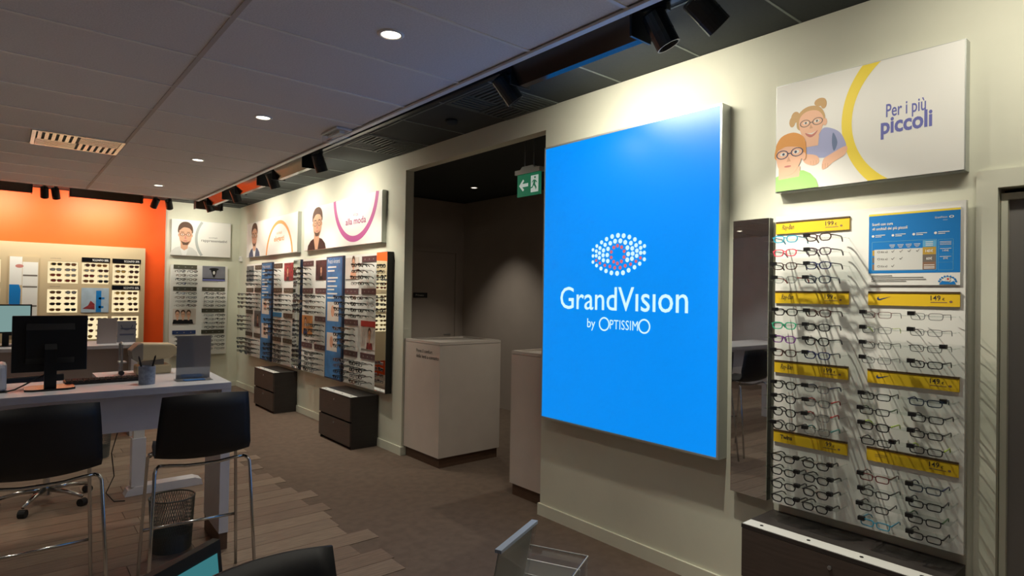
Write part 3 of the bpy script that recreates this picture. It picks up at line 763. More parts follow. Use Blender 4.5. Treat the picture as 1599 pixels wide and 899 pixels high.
CELLS = {'P1': {(0, 0): ph('photo_street'), (1, 2): ph('photo_street', fig_bust('skin_mid', 'hair_brown', 'photo_dark'))},
         'P2': {(1, 0): ph('photo_red', fig_bust('skin_mid', 'hair_brown', 'photo_dark', .4)), (0, 2): ('blue_band', 'G')},
         'P3': {(1, 0): ph('photo_dark', fig_bust('skin_mid', 'hair_brown', 'black', .5, .75)), (0, 2): ph('photo_orange', fig_bust('skin', 'hair_brown', 'navy', .35, .95))},
         'P4': {(0, 0): ph('photo_pale', fig_bust('photo_skin', 'hair_brown', 'photo_skin', .62, 1.1)), (1, 2): ph('photo_pale', fig_bust('skin_mid', 'hair_brown', 'photo_red', .6, 1.0), 'red')}}
for k in ('P1', 'P2', 'P3', 'P4'):
    ya, yb = PAN[k]; yc = (ya + yb) / 2
    t = board(LBL[k], yc)
    fill(t, yc, CELLS[k], BAND[k], PLACE[k], lambda x, z, yc=yc: (W + GFY, yc - x, z), R90)
# blue strips
def blue_strip(label, ya, yb):
    yc = (ya + yb) / 2; w = (yb - ya) / 2
    t = thing('advertising_banner', label, 'banner', (W, yc, 0), R90)
    MB().box(-w, w, -.075, 0, .594, 2.068).build('panel_frame', 'panel_frame', t)
    box('print_sheet', 'panel_blue', -w + .02, w - .02, -.078, -.075, .61, 2.052, t)
    y = -.0786
    text('Prezzi vincenti', t, 'white', -w + .05, 1.985, y, width=2 * w - .13, cap=.05)
    m = MB()
    for zz, L in ((1.93, .62), (1.885, .5), (1.80, .74), (1.76, .60), (1.70, .7), (1.66, .5), (1.61, .72), (1.56, .55)):
        m.rect(-w + .05, -w + .05 + L * (2 * w - .08), zz, zz + .018, y)
    m.build('printed_lines', 'white', t)
    m = MB(); m.rect(-w + .06, w - .09, 1.29, 1.52, y).rect(-w + .06, w - .12, .93, 1.15, y); m.build('printed_photo', 'photo_pale', t)
    m = MB(); m.ell(-.02, 1.41, .05, .07, y - .0004); m.ell(-.04, 1.04, .05, .07, y - .0004); m.build('printed_face', 'photo_skin', t)
    return t
blue_strip('tall blue printed strip panel near the far corner', 9.096, 9.569)
blue_strip('wider tall blue printed strip panel beside middle display', 6.663, 7.136)
# mirrors between the boards
t = thing('wall_mirror', 'slim grey mirror strip between two middle display boards', 'mirror', (W, 8.12, 0), R90 - math.radians(1.0))
MB().box(-.13, .13, -.07, 0, .594, 2.068).build('mirror_body', 'panel_frame', t)
box('mirror_glass', 'mirror', -.126, .126, -.073, -.07, .598, 2.064, t)
t = thing('wall_mirror', 'slim black edged mirror reflecting the sunglasses display, orange at top', 'mirror', (W, 5.72, 0), R90 - math.radians(1.5))
MB().box(-.125, .125, -.07, 0, .594, 2.068).build('mirror_body', 'black', t)
box('mirror_glass', 'mirror', -.121, .121, -.073, -.07, .598, 2.064, t)
# board on the back wall
t = board('white glasses display board on back wall beside orange wall', 0, (2.487, YB, 0), 0, w=.86, z0=.565, z1=2.04)
fill(t, 0, {(0, 0): 'G', (1, 0): ph('photo_grey', fig_emblem, None, .25), (0, 2): ph('photo_pale', lambda b, x0, x1, z0, z1, y: [fig_bust('skin', 'hair_brown', 'black', q, .95)(b, x0, x1, z0, z1, y - .001 * k) for k, q in enumerate((.2, .68, .44))]), (0, 3): ('navy', 'G')},
     'band_olive', PLACE['PB'], lambda x, z: (2.487 + x, YB + GFY, z), 0)
# wall thermostat
t = thing('wall_sensor', 'small white square sensor high in the far corner', 'sensor', (W, 10.86, 0), R90)
box('housing', 'plastic_white', -.045, .045, -.035, 0, 2.13, 2.22, t, bevel=.006)
box('sensor_window', 'cell_grey', -.02, .02, -.038, -.035, 2.16, 2.2, t)

# ================================================================ SUNGLASSES DISPLAY ON THE ORANGE WALL
DX0, DX1 = -.43, 1.69
t = thing('sunglasses_display', 'cream wall display with backlit niches of sunglasses on orange wall', 'display', (0, YB - .03, 0), 0)
NI = {}
cols = [(-.375, -.03), (.485, .845), (.885, 1.225), (1.265, 1.625)]
grp = [(1.70, 2.015), (1.275, 1.61), (.875, 1.215)]
cells = [(c, g_) for c in range(4) for g_ in range(3) if not (c == 2 and g_ == 1)]
# cream front built round the niches
m = MB()
def solid(xa, xb, za, zb): m.box(xa, xb, -.09, 0, za, zb)
xs = sorted(cols)
prev = DX0
for (a, b) in xs:
    solid(prev, a, .30, 2.27); prev = b
solid(prev, DX1, .30, 2.27)
for ci, (a, b) in enumerate(xs):
    zp = .30
    for gi in (2, 1, 0):
        if (ci, gi) in cells:
            solid(a, b, zp, grp[gi][0]); zp = grp[gi][1]
    solid(a, b, zp, 2.27)
m.build('front', 'display_frame', t)
for (ci, gi) in cells:
    a, b = cols[ci]; z0, z1 = grp[gi]
    box('lit_niche', 'niche_glow', a, b, -.02, 0, z0, z1, t)
    if (ci, gi) in ((2, 0), (3, 0), (3, 1)):
        hb = box('header', 'black_gloss', a - .005, b + .005, -.1, -.09, z1 + .012, z1 + .075, t)
        text('SCONTO 30%', hb, 'white', b - .015, z1 + .025, -.1006, width=.20, cap=.03, align='R', bold=.01)
    else:
        text('SUNGLASSES', t, 'greybrown', a + .03, z1 + .035, -.0906, width=.12, cap=.014)
    n = 2
    dz = (z1 - z0) / 4
    for rw in range(4):
        for j in range(2):
            if ci == 0 and j == 0: continue
            xc = a + (b - a) * (.27 if j == 0 else .75) + random.uniform(-.01, .01); zc = z1 - dz * (rw + .5)
            m = MB(); st = STY[random.choice(('plastic', 'round', 'plastic'))]
            lensm = random.choice(('f_brown', 'f_black', 'f_tortoise', 'f_gold', 'f_grey', 'f_dred')) ; fm = random.choice(('f_black', 'f_tortoise', 'f_brown', 'f_gold'))
            sc = 1.08
            add_front(m, st); add_temple(m, -1, st); add_temple(m, 1, st); m.m = 1
            for s in (-1, 1):
                pts = outline(s * .0315, 0, st['w'], st['h'], 14, st['p'], st['sl']); m.pr(pts[::-1], .0015)
            m.v = [(x_ * sc, y_ * .55, z_ * 1.15) for x_, y_, z_ in m.v]
            o = m.build('sunglasses', [fm, lensm], None, loc=(xc, YB - .03 - .095, zc))
            cn = dict(CN, f_tortoise='tortoise', f_gold='gold')
            tag(o, '%s sunglasses with %s lenses, %s row %s, %s niche of %s column' % (cn[fm], cn[lensm], ORD[rw], ('left', 'right')[j], ('top', 'middle', 'bottom')[gi], ('far left', 'left', 'middle', 'rightmost')[ci]), 'sunglasses', 'sunglasses in the lit niches')
            pg = MB().box(xc - .002, xc + .002, -.096, -.02, zc - .004, zc - .001).build('peg', 'acrylic', t)
# picture between niches, and tall panel of flat colour blocks at the left
pc = box('picture_print', 'photo_sky', .885, 1.225, -.096, -.09, 1.275, 1.64, t)
m = MB(); m.rect(1.065, 1.13, 1.28, 1.60, -.0966).rect(1.10, 1.17, 1.47, 1.50, -.0966).rect(1.10, 1.16, 1.34, 1.37, -.0966); m.build('printed_column', 'poster_blue', pc)
m = MB(); m.pr([(.90, 1.33), (1.05, 1.32), (1.05, 1.40), (1.0, 1.45), (.97, 1.38)], -.0966); m.build('printed_crowd', 'photo_red', pc)
pp = thing('colour_panel', 'tall panel of flat colour blocks left of the sunglasses niches', 'poster', (0, YB - .121, 0), 0)
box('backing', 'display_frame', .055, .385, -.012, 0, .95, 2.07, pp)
m = MB(); m.rect(.065, .20, 1.66, 2.06, -.0126); m.rect(.205, .375, .96, 1.99, -.0126); m.build('pale_sheet', 'white', pp)
m = MB(); m.pr([(.065, 1.38), (.185, 1.38), (.19, 1.60), (.17, 1.67), (.065, 1.67)], -.0130); m.build('blue_block', 'poster_blue', pp)
m = MB(); m.rect(.065, .20, .96, 1.22, -.0130); m.rect(.215, .37, .96, 1.10, -.0130); m.build('dark_base', 'black', pp)
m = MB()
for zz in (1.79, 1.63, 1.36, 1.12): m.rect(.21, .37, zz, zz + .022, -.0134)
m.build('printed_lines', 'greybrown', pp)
MB().ell(.17, 1.93, .045, .025, -.0134).build('pink_mark', 'lips', pp)

# ================================================================ DRAWER CABINETS
def cabinet(label, ya, yb):
    w = (yb - ya); yc = (ya + yb) / 2; h = .544; dep = .33
    t = thing('drawer_cabinet', label, 'cabinet', (W, yc, 0), R90)
    x0, x1 = -w / 2, w / 2
    MB().box(x0, x0 + .018, -dep + .02, -.015, 0, h - .018).box(x1 - .018, x1, -dep + .02, -.015, 0, h - .018).box(x0 + .018, x1 - .018, -.03, -.015, 0, h - .018).box(x0 + .018, x1 - .018, -dep + .03, -.03, .03, .045).build('body', 'cabinet_side', t)
    box('top', 'cabinet_side', x0, x1, -dep, -.012, h - .018, h, t)
    box('plinth', 'black', x0 + .02, x1 - .02, -dep + .04, -.03, 0, .03, t)
    for z0, z1 in ((.035, .272), (.292, h - .02)):
        d = box('drawer', 'cabinet_dark', x0 + .003, x1 - .003, -dep, -dep + .02, z0, z1, t)
        m = MB().lathe([(.009, 0), (.009, .006), (.006, .007)], 12)
        k = m.build('lock', 'steel', d); k.location = (.0, -dep, z1 - .05); k.rotation_euler = (PI / 2, 0, 0)
    s = box('label_strip', 'cell_grey', x0 + .004, x1 - .004, -dep + .005, -dep + .085, h, h + .002, t)
    for q in range(4):
        kn = MB().lathe([(.008, 0), (.008, .002)], 10).build('screw', 'black', s); kn.location = (x0 + .08 + q * (w - .16) / 3, -dep + .045, h + .002)
    return t
cabinet('dark drawer cabinet below the childrens glasses board', .70, 1.525)
cabinet('dark two drawer cabinet nearer the opening, under display boards', 5.862, 6.662)
cabinet('dark two drawer cabinet nearer the far corner', 8.198, 8.985)

# ================================================================ SIDE ROOM: counters, exit sign, downlight
def counter(label, ya, yb, x0, x1, lettered):
    t = thing('counter', label, 'counter', ((x0 + x1) / 2, (ya + yb) / 2, 0)); hx = (x1 - x0) / 2; hy = (yb - ya) / 2; h = 1.183
    box('plinth', 'plinth', -hx + .025, hx - .01, -hy + .025, hy - .01, 0, .10, t)
    box('body', 'laminate', -hx, hx, -hy, hy, .10, h - .03, t)
    MB().box(-hx, hx, -hy, -hy + .03, h - .026, h).box(-hx, -hx + .03, -hy + .03, hy, h - .026, h).box(hx - .03, hx, -hy + .03, hy, h - .026, h).box(-hx + .03, hx - .03, hy - .03, hy, h - .026, h).box(-hx + .03, hx - .03, -hy + .03, hy - .03, h - .029, h - .014).build('rim_top', 'laminate', t)
    if lettered:
        for k, (s, wd) in enumerate((('Prova il comfort', .29), ('delle lenti a contatto', .40))):
            o = text(s, t, 'ink', 0, 0, 0, width=wd, cap=.034, bold=.01)
            o.rotation_euler = (0, 0, R90); o.location = (-hx - .001, hy - .22, 1.065 - .052 * k)
    return t
counter('white laminate counter with printed lettering in the opening', 4.735, 5.375, 3.13, 3.86, True)
counter('plain white laminate counter half hidden behind the blue sign', 2.9, 3.80, 3.215, 3.86, False)
ex = thing('exit_sign', 'green hanging exit sign with arrow and running figure', 'sign', (3.6, 4.05, 0), R90)
MB().box(-.165, .165, -.03, .03, 2.735, 2.775).prism([(-.10, 2.775), (-.07, 2.80), (.07, 2.80), (.10, 2.775)], -.025, .025, 'y').build('housing', 'aluminium', ex)
MB().tube([(-.06, 0, 2.79), (-.06, 0, C)], .006).tube([(.06, 0, 2.79), (.06, 0, C)], .006).build('hanger', 'steel', ex)
box('plate', 'exit_green', -.155, .155, -.006, .006, 2.535, 2.735, ex)
m = MB(); y = -.0066
m.pr([(-.13, 2.635), (-.075, 2.69), (-.06, 2.675), (-.085, 2.65), (-.005, 2.65), (-.005, 2.62), (-.085, 2.62), (-.06, 2.595), (-.075, 2.58)], y)
m.rect(.03, .13, 2.56, 2.71, y); m.build('arrow_and_door', 'exit_white', ex)
m = MB(); y = -.0072
m.ell(.085, 2.69, .011, .011, y, 10); m.pr([(.07, 2.672), (.095, 2.665), (.088, 2.63), (.108, 2.60), (.10, 2.575), (.09, 2.598), (.07, 2.622), (.055, 2.60), (.03, 2.595), (.03, 2.605), (.05, 2.612), (.062, 2.64)], y)
m.pr([(.095, 2.665), (.115, 2.645), (.11, 2.638), (.09, 2.655)], y); m.pr([(.07, 2.672), (.045, 2.655), (.047, 2.64), (.054, 2.652), (.07, 2.66)], y)
m.build('running_figure', 'exit_green', ex)
def downlight(label, x, y, z, power, ang=2.0, bulb='bulb', r=.045):
    t = thing('downlight', label, 'downlight', (x, y, z))
    MB().lathe([(r * 1.35, 0), (r * 1.35, -.004), (r * 1.05, -.007), (r, -.004), (r * .8, .012)], 24, cap=False).build('ring', 'lighting_white', t, smooth=True)
    MB().lathe([(r * .98, -.002), (r * .5, -.003), (.001, -.0035)], 20, cap=False).build('bulb', bulb, t)
    spot('lamp', t, (0, 0, -.012), (0, 0, -1), power, ang, .7, .04)
    return t
downlight('small recessed downlight in the dark side room ceiling', 4.78, 6.48, C + .002, 75, 1.46, 'bulb_far', .04)
downlight('added unseen fill downlight above the side room counters, behind the sign', 4.3, 3.6, C + .002, 60, 2.4, 'bulb_far', .04)  # unseen second lamp, added to brighten the side room
for k, (yy, lb) in enumerate(((2.49, 'nearest recessed ceiling downlight, largest of the row'), (4.28, 'second recessed ceiling downlight of the row'), (6.1, 'third recessed ceiling downlight of the row'), (7.93, 'farthest recessed ceiling downlight, by the orange wall'))):
    downlight(lb, 1.345, yy, ZW + .004, P_DOWN, 1.65, 'bulb')
for xx, yy, lb in ((-1.05, .7, 'left of the camera'), (-1.05, 2.49, 'over the left stool row'), (-1.05, 4.28, 'over the left desk end'), (-1.05, 6.1, 'over the left middle of the room'), (-1.05, 7.93, 'left of the rear desk'),
                   (-3.45, 2.49, 'near the left wall'), (-3.45, 6.1, 'by the far left wall'), (1.345, .7, 'just above the camera'), (1.345, -1.1, 'behind the camera')):
    downlight('added unseen fill downlight ' + lb, xx, yy, ZW + .004, P_DOWN, 1.65, 'bulb')  # off-view downlights added to lift the ambient light

# ================================================================ CEILING FITTINGS
def grille(label, x0, x1, y0, y1, z, m, dm):
    t = thing('ceiling_vent', label, 'vent', ((x0 + x1) / 2, (y0 + y1) / 2, z)); hx = (x1 - x0) / 2; hy = (y1 - y0) / 2
    MB().box(-hx, hx, -hy, hy, .006, .009).build('backing', dm, t)
    MB().box(-hx, hx, -hy, -hy + .025, -.006, .006).box(-hx, hx, hy - .025, hy, -.006, .006).box(-hx, -hx + .025, -hy + .025, hy - .025, -.006, .006).box(hx - .025, hx, -hy + .025, hy - .025, -.006, .006).build('frame', m, t)
    q = hx - .03
    for sx in (0, 1):
        for sy in (0, 1):
            ox, oy = (-hx + .028 if sx == 0 else .004), (-hy + .028 if sy == 0 else .004)
            L = hx - .034
            for k in range(6):
                o = L * (k + .2) / 6
                mm = MB()
                if (sx + sy) % 2: mm.box(ox, ox + L, oy + o, oy + o + L / 11, -.006, .004)
                else: mm.box(ox + o, ox + o + L / 11, oy, oy + L, -.006, .004)
                mm.build('slat', m, t)
    return t
mat('vent_dark', '#4b524f', .6); mat('vent_white', '#f4f0e6', .22, metal=.75)
grille('dark slatted ceiling vent above the opening, nearer the light box', 2.492, 3.10, dk[7] + .008, dk[8] - .008, C, 'vent_dark', 'black')
grille('dark slatted ceiling vent above the opening, nearer the displays', 2.492, 3.10, dk[10] + .008, dk[11] - .008, C, 'vent_dark', 'black')
grille('white slatted ceiling vent in the pale tiled ceiling', *VENT[:2], VENT[2] + .01, VENT[3] - .01, ZW, 'vent_white', 'vent_dark')
t = thing('emergency_light', 'clear boxed emergency light at the pale ceiling edge', 'light', (1.87, 4.27, ZW))
box('base', 'plastic_white', -.06, .06, -.14, .14, -.012, 0, t); box('cover', 'holder_clear', -.055, .055, -.135, .135, -.07, -.012, t, bevel=.008)
box('lamp_unit', 'lighting_white', -.02, .02, -.10, .10, -.03, -.012, t)
t = thing('smoke_detector', 'round dark smoke detector on the dark ceiling strip', 'detector', (2.78, 4.10, C))
MB().lathe([(.05, 0), (.05, -.02), (.035, -.035), (.012, -.038)], 18).build('housing', 'ceiling_dark', t, smooth=True)
# track rails and fittings along the long wall
TX, TZ = 2.36, 3.02
rail = thing('track_rail', 'black ceiling track rail along the right hand wall', 'rail', (TX, 0, 0))
box('rail', 'fixture', -.018, .018, -.4, 10.35, TZ, TZ + .035, rail)
for yy in (.6, 2.8, 4.8, 7.0, 9.6): box('hanger', 'steel', -.006, .006, yy, yy + .012, TZ + .035, C + .004, rail)
def washer(label, loc, rotz, L, power):
    """long trough fitting; local -y is its back, +y and down the lit mouth"""
    t = thing('wall_washer', label, 'light fitting', loc, rotz)
    prof = [(-.095, .0), (-.095, -.02), (-.035, -.135), (.012, -.135), (.02, -.115), (.05, -.01), (.05, 0)]
    MB().prism(prof, -L / 2, L / 2, 'x').build('housing', 'fixture_face', t)
    for e0, e1 in ((-L / 2 - .012, -L / 2), (L / 2, L / 2 + .012)): MB().box(e0, e1, -.098, .053, -.138, .0).build('end_cap', 'fixture', t)
    m = MB(); m.face([(-L / 2 + .01, .0485, -.016), (L / 2 - .01, .0485, -.016), (L / 2 - .01, .0225, -.11), (-L / 2 + .01, .0225, -.11)][::-1])
    m.v = [(a, b + .0015, c - .0005) for a, b, c in m.v]
    m.build('diffuser', 'bulb_far', t)
    area('lamp', t, (0, .075, -.07), (0, .75, -.66), L * .9, .06, power, spread=2.6)
    return t
def trackspot(label, loc, aim, power, ang=1.0, big=1.0, lamp=True):
    t = thing('track_spot', label, 'spotlight', loc)
    d = Vector(aim).normalized(); q = d.to_track_quat('-Z', 'Y').to_euler()
    MB().box(-.016, .016, -.05, .05, -.03, -.001).tube([(0, 0, -.02), (0, 0, -.085)], .010, 8).build('adapter', 'fixture', t)
    o = MB().lathe([(.045 * big, .07 * big), (.05 * big, .06 * big), (.05 * big, -.085 * big), (.043 * big, -.085 * big), (.036 * big, -.06 * big), (.001, -.058 * big)], 18, cap=False).build('head', 'fixture', t, smooth=False)
    o.location = (0, 0, -.10); o.rotation_euler = q
    MB().lathe([(.0515 * big, -.03 * big), (.0515 * big, -.024 * big)], 18, cap=False).build('groove', 'black', o)
    MB().lathe([(.036 * big, -.0585 * big), (.001, -.059 * big)], 14, cap=False).build('lens', 'bulb_far', o)
    if lamp: spot('lamp', t, Vector((0, 0, -.10)) + d * .1 * big, d, power, ang, 1.0, .02)
    return t
ws = [('long black wall washer nearest the camera on right hand track', 2.28, .88, .85), ('bronze faced wall washer, second along the right hand track', 6.42, .88, .72), ('bronze faced wall washer, middle of the far right hand track', 7.83, .88, .72),
      ('reddish wall washer, second from the far corner', 9.27, .80, .66), ('added unseen wall washer above the doorway, beyond the near track spots', .35, .92, .4)]  # last washer is out of frame, added to even the poster light
for lb, yc, L, pw in ws: washer(lb, (TX, yc, TZ), R90, L, P_WASH * pw)
# spots: local coordinates are world oriented
sp = [('track spot aimed at the childrens board, left of the pair', 1.74, (.70, -.64, -1.85), 10.0), ('track spot aimed at the childrens board, right of the pair', 1.50, (.72, -.42, -.75), .7),
      ('track spot between long washer and dark vent', 2.88, (.7, -.35, -1.0), .6), ('dark track spot before the second washer', 5.78, (.62, .1, -1.5), 4.2), ('dark track spot between second and middle washers', 7.12, (.62, .0, -1.5), 4.2),
      ('dark track spot between middle and reddish washers', 8.58, (.62, 0, -1.5), 4.2), ('dark track spot nearest the far corner', 9.95, (.6, .1, -1.5), 2.8)]
for lb, yy, aim, pw in sp: trackspot(lb, (TX, yy, TZ), aim, P_SPOT * pw, 1.22 if pw > 5 else 1.5, 1.15)
# track across the back in front of the orange wall
TY = 10.25
rail = thing('track_rail', 'black ceiling track rail across the orange back wall', 'rail', (0, TY, 0))
box('rail', 'fixture', -3.0, 3.0, -.018, .018, TZ, TZ + .035, rail)
for xx in (-2, 0, 2.0): box('hanger', 'steel', xx, xx + .012, -.006, .006, TZ + .035, C + .004, rail)
washer('long wall washer at left above orange wall', (-.16, TY, TZ), 0, .84, P_WASH * 1.2)
washer('long wall washer above orange wall between spot pairs', (1.1, TY, TZ), 0, .84, P_WASH * 1.2)
for lb, xx, aim, pw in (('left spot of the left pair above orange wall', .40, (.05, .55, -.8), .5), ('right spot of the left pair above orange wall', .52, (.15, .55, -.8), .5),
                        ('left spot of the right pair above orange wall', 1.70, (-.2, .6, -.8), .5), ('right spot of the right pair, by the cream wall', 1.88, (.25, .6, -.7), .7)):
    trackspot(lb, (xx, TY, TZ), aim, P_SPOT * pw, 1.3, .95)
washer('short dark wall washer before the back corner', (2.42, TY, TZ), 0, .36, P_WASH * .35)

# ================================================================ FRONT DESK
DZ = 1.058
dk_ = thing('high_desk', 'high white desk with end panel and modesty panel', 'desk', (1.12, 4.07, 0), math.radians(-2.0))
box('desk_top', 'desk_white', -3.0, 0, 0, .60, DZ - .042, DZ, dk_, bevel=.003)
box('end_panel', 'desk_white', -.055, 0, .004, .44, .11, DZ - .042, dk_)
box('plinth', 'plinth', -.052, -.003, .01, .43, 0, .11, dk_)
box('modesty_panel', 'desk_white', -2.9, -.055, .12, .14, .79, DZ - .042, dk_)
box('end_panel', 'desk_white', -3.0, -2.945, .004, .44, 0, DZ - .042, dk_)

def monitor(label, loc, rotz, w, h, zc, back=True, screen='screen_teal', tilt=0):
    t = thing('computer_monitor', label, 'monitor', loc, rotz)
    MB().box(-w / 2, w / 2, -.02, .012, zc - h / 2, zc + h / 2).build('housing', 'black', t, bevel=.004)
    MB().prism([(-.02, zc - h * .36), (-.045, zc - h * .25), (-.045, zc + h * .25), (-.02, zc + h * .36)], -w * .32, w * .32, 'x').build('back_cover', 'black', t)
    box('screen', screen, -w / 2 + .014, w / 2 - .014, .012, .0135, zc - h / 2 + .016, zc + h / 2 - .014, t)
    MB().prism([(-.045, zc), (-.075, zc - .03), (-.075, .012), (-.04, .012), (-.04, zc - .05)], -.028, .028, 'x').build('stand', 'black', t)
    MB().prism([(-.115, .05), (-.09, .09), (.09, .09), (.115, .05), (.115, -.085), (.08, -.11), (-.08, -.11), (-.115, -.085)], 0, .012, 'z').build('base', 'black_gloss', t)
    return t
monitor('black computer monitor seen from behind on the high desk', (.215, 4.36, DZ), 0, .345, .318, .26)
# keyboard
t = thing('keyboard', 'black keyboard lying on the high desk beside pen cup', 'keyboard', (.50, 4.50, DZ))
box('case', 'black', -.21, .21, -.07, .07, 0, .018, t, bevel=.004)
for rw in range(4):
    for k in range(14):
        MB().box(-.2 + .0285 * k, -.2 + .0285 * k + .024, -.058 + .03 * rw, -.058 + .03 * rw + .025, .018, .024).build('key', 'rubber', t)
# pen cup with pens
t = thing('pen_cup', 'grey blue pen cup on the high desk', 'cup', (.684, 4.26, DZ))
MB().lathe([(.044, 0), (.046, .11), (.043, .11), (.041, .006), (.001, .006)], 24, cap=False).build('cup', 'cup', t, smooth=False)
for k, (dx, dy, c) in enumerate(((-.022, .0, 'left'), (.022, .01, 'right'))):
    m = MB().tube([(dx * .4, dy, .008), (dx * 2.0, dy, .165)], .005, 8).tube([(dx * 2.0, dy, .165), (dx * 2.1, dy, .172)], .003, 6)
    tag(m.build('pen', 'black', None, loc=(.684, 4.26, DZ)), 'black pen leaning to the %s in the pen cup' % c, 'pen', 'pens in the cup')
# paper stand
t = thing('sign_stand', 'clear stand holding a grey backed sheet on the high desk', 'stand', (.955, 4.33, DZ), math.radians(-4))
MB().box(-.105, .105, -.10, .06, 0, .003).build('foot', 'holder_clear', t)
MB().prism([(.0, .003), (.003, .003), (-.025, .285), (-.028, .285)], -.10, .10, 'x').build('sleeve', 'holder_clear', t)
MB().prism([(.004, .004), (.006, .004), (-.0215, .284), (-.0235, .284)], -.098, .098, 'x').build('sheet', 'grey_paper', t)
o = MB().box(-.06, .06, -.04, .03, 0, .002).build('leaflet', 'paper_blue', None, loc=(.95, 4.28, DZ + .0035)); tag(o, 'blue printed leaflet lying at the foot of the clear stand', 'leaflet')
# computer tower side with cables at the left edge
t = thing('computer_case', 'pale computer case at the left edge of the high desk', 'computer', (-.06, 4.42, DZ))
box('case', 'desk_white', -.12, .085, -.11, .10, 0, .155, t, bevel=.02); box('front_trim', 'black', -.122, .087, -.113, -.10, 0.0, .012, t)
m = MB()
m.tube([(.02, 4.30, DZ + .006), (.06, 4.26, DZ + .02), (.14, 4.30, DZ + .06), (.19, 4.33, DZ + .085)], .004, 6)
tag(m.build('cable', 'rubber'), 'black cable rising from the desk behind the monitor', 'cable')

# ================================================================ STOOLS
def stool_parts():
    P = [(.235, .755), (.215, .772), (.12, .768), (0, .757), (-.10, .756), (-.165, .772), (-.205, .815), (-.225, .88), (-.238, .955), (-.247, 1.035), (-.253, 1.112)]
    Wd = [.17, .195, .208, .215, .218, .22, .221, .219, .214, .207, .20]
    n = 12; m = MB(); vv = []
    for (py, pz), hw in zip(P, Wd):
        for k in range(n + 1):
            u = -1 + 2 * k / n; b = max(0, min(1, (pz - .76) / .12))
            vv.append((u * hw, py + b * .05 * u * u, pz + (1 - b) * .022 * u * u * 1.2 - (.012 * u * u * b if pz > 1.05 else 0)))
    m.v = vv
    for i in range(len(P) - 1):
        for k in range(n):
            m.f.append((i * (n + 1) + k, i * (n + 1) + k + 1, (i + 1) * (n + 1) + k + 1, (i + 1) * (n + 1) + k)); m.mi.append(0)
    shell = m.mesh('shell', 'shell_black', True)
    legs = []
    for sx in (-1, 1):
        for sy in (-1, 1):
            legs.append(MB().tube([(sx * .20, sy * .13, .742), (sx * .214, sy * .155, .738), (sx * .222, sy * .17, .72), (sx * .238, sy * .21, .35), (sx * .252, sy * .245, .004)], .0085, 8).mesh('leg', 'chrome', True))
    frame = []
    for sy in (-1, 1):
        fr = MB(); frame.append(fr); fr.tube([(-.20, sy * .13, .742), (-.15, sy * .13, .738), (-.08, sy * .13, .728), (0, sy * .13, .726), (.08, sy * .13, .728), (.15, sy * .13, .738), (.20, sy * .13, .742)], .0085, 8)
    frame = [f_.mesh('seat_rail', 'chrome', True) for f_ in frame]
    foot = MB().tube([(-.241, .216, .315), (.241, .216, .315)], .0085, 8).mesh('footrest', 'chrome', True)
    side = MB().tube([(-.241, .216, .315), (-.241, -.216, .315)], .007, 8).mesh('side_rail', 'chrome', True)
    return shell, legs, frame, foot
SP = stool_parts()
def stool(label, x, y, rz):
    t = thing('bar_stool', label, 'stool', (x, y, 0), rz, 'black shell bar stools')
    o = link('shell', SP[0], t); md = o.modifiers.new('thick', 'SOLIDIFY'); md.thickness = .009; md.offset = 0
    for l in SP[1]: link('leg', l, t)
    [link('seat_rail', q_, t) for q_ in SP[2]]; link('footrest', SP[3], t)
    return t
stool('black shell bar stool with chrome legs before the desk end', .83, 3.60, math.radians(-4))
stool('black shell bar stool at the left edge, hiding the office chair', .150, 3.64, math.radians(3))
stool('black stool back at the bottom edge, close to the camera', .415, .975, PI + math.radians(17))

# waste bin under the desk
def bin_(label, x, y, s=1.):
    t = thing('waste_bin', label, 'bin', (x, y, 0)); r0, r1, h = .112 * s, .128 * s, .33 * s
    MB().lathe([(r0, 0), (r0 + .001, .02), (r0 * .2, .02)], 28).build('base', 'mesh_dark', t)
    m = MB()
    n = 56
    for k in range(n):
        a = 2 * PI * k / n
        for d in (1, -1):
            pts = []
            for q in range(6):
                f = q / 5; r = r0 + (r1 - r0) * f; b = a + d * f * .75
                pts.append((r * math.cos(b), r * math.sin(b), .015 + (h - .02) * f))
            m.tube(pts, .0017, 3, cap=False)
    o = m.build('mesh_wall', 'mesh_dark', t); o['kind'] = 'stuff'
    MB().tube([(r1 * math.cos(2 * PI * k / 28), r1 * math.sin(2 * PI * k / 28), h) for k in range(28)], .005, 6, closed=True).build('rim', 'mesh_dark', t)
    MB().lathe([(r0 * 1.01, .005), (r0 * 1.05, h * .33), (r0 * 1.03, h * .33), (r0 * .98, .022)], 28, cap=False).build('lower_band', 'mesh_dark', t)
bin_('dark wire mesh waste bin under the high desk', .845, 4.30)

# instrument table with optical device behind the desk
t = thing('instrument_table', 'white lifting pedestal table on a flat foot behind the desk', 'table', (.86, 5.62, 0))
MB().prism([(-.10, 0), (-.08, .05), (-.03, .07), (.40, .07), (.45, .05), (.46, 0)], -.06, .06, 'y').build('foot', 'desk_white', t)
box('column', 'desk_white', -.055, .04, -.05, .05, .07, .45, t); box('column_upper', 'white', -.045, .03, -.04, .04, .45, .93, t)
box('table_top', 'desk_white', -.30, .34, -.24, .24, .93, .96, t)
MB().tube([(.06, -.05, .30), (.10, -.05, .32), (.12, -.05, .30)], .02, 8).build('motor', 'black', t)
m = MB().tube([(.72, 5.55, .90), (.76, 5.52, .80), (.80, 5.52, .82), (.78, 5.52, .74), (.70, 5.5, .55), (.66, 5.5, .38), (.68, 5.5, .2), (.63, 5.5, .08), (.68, 5.48, .012), (.75, 5.46, .008)], .004, 6)
tag(m.build('cable', 'rubber', smooth=True), 'thin black cable hanging down beside the white pedestal', 'cable')
t = thing('optical_instrument', 'beige desktop eye testing instrument with chin rest', 'instrument', (.92, 5.62, .96))
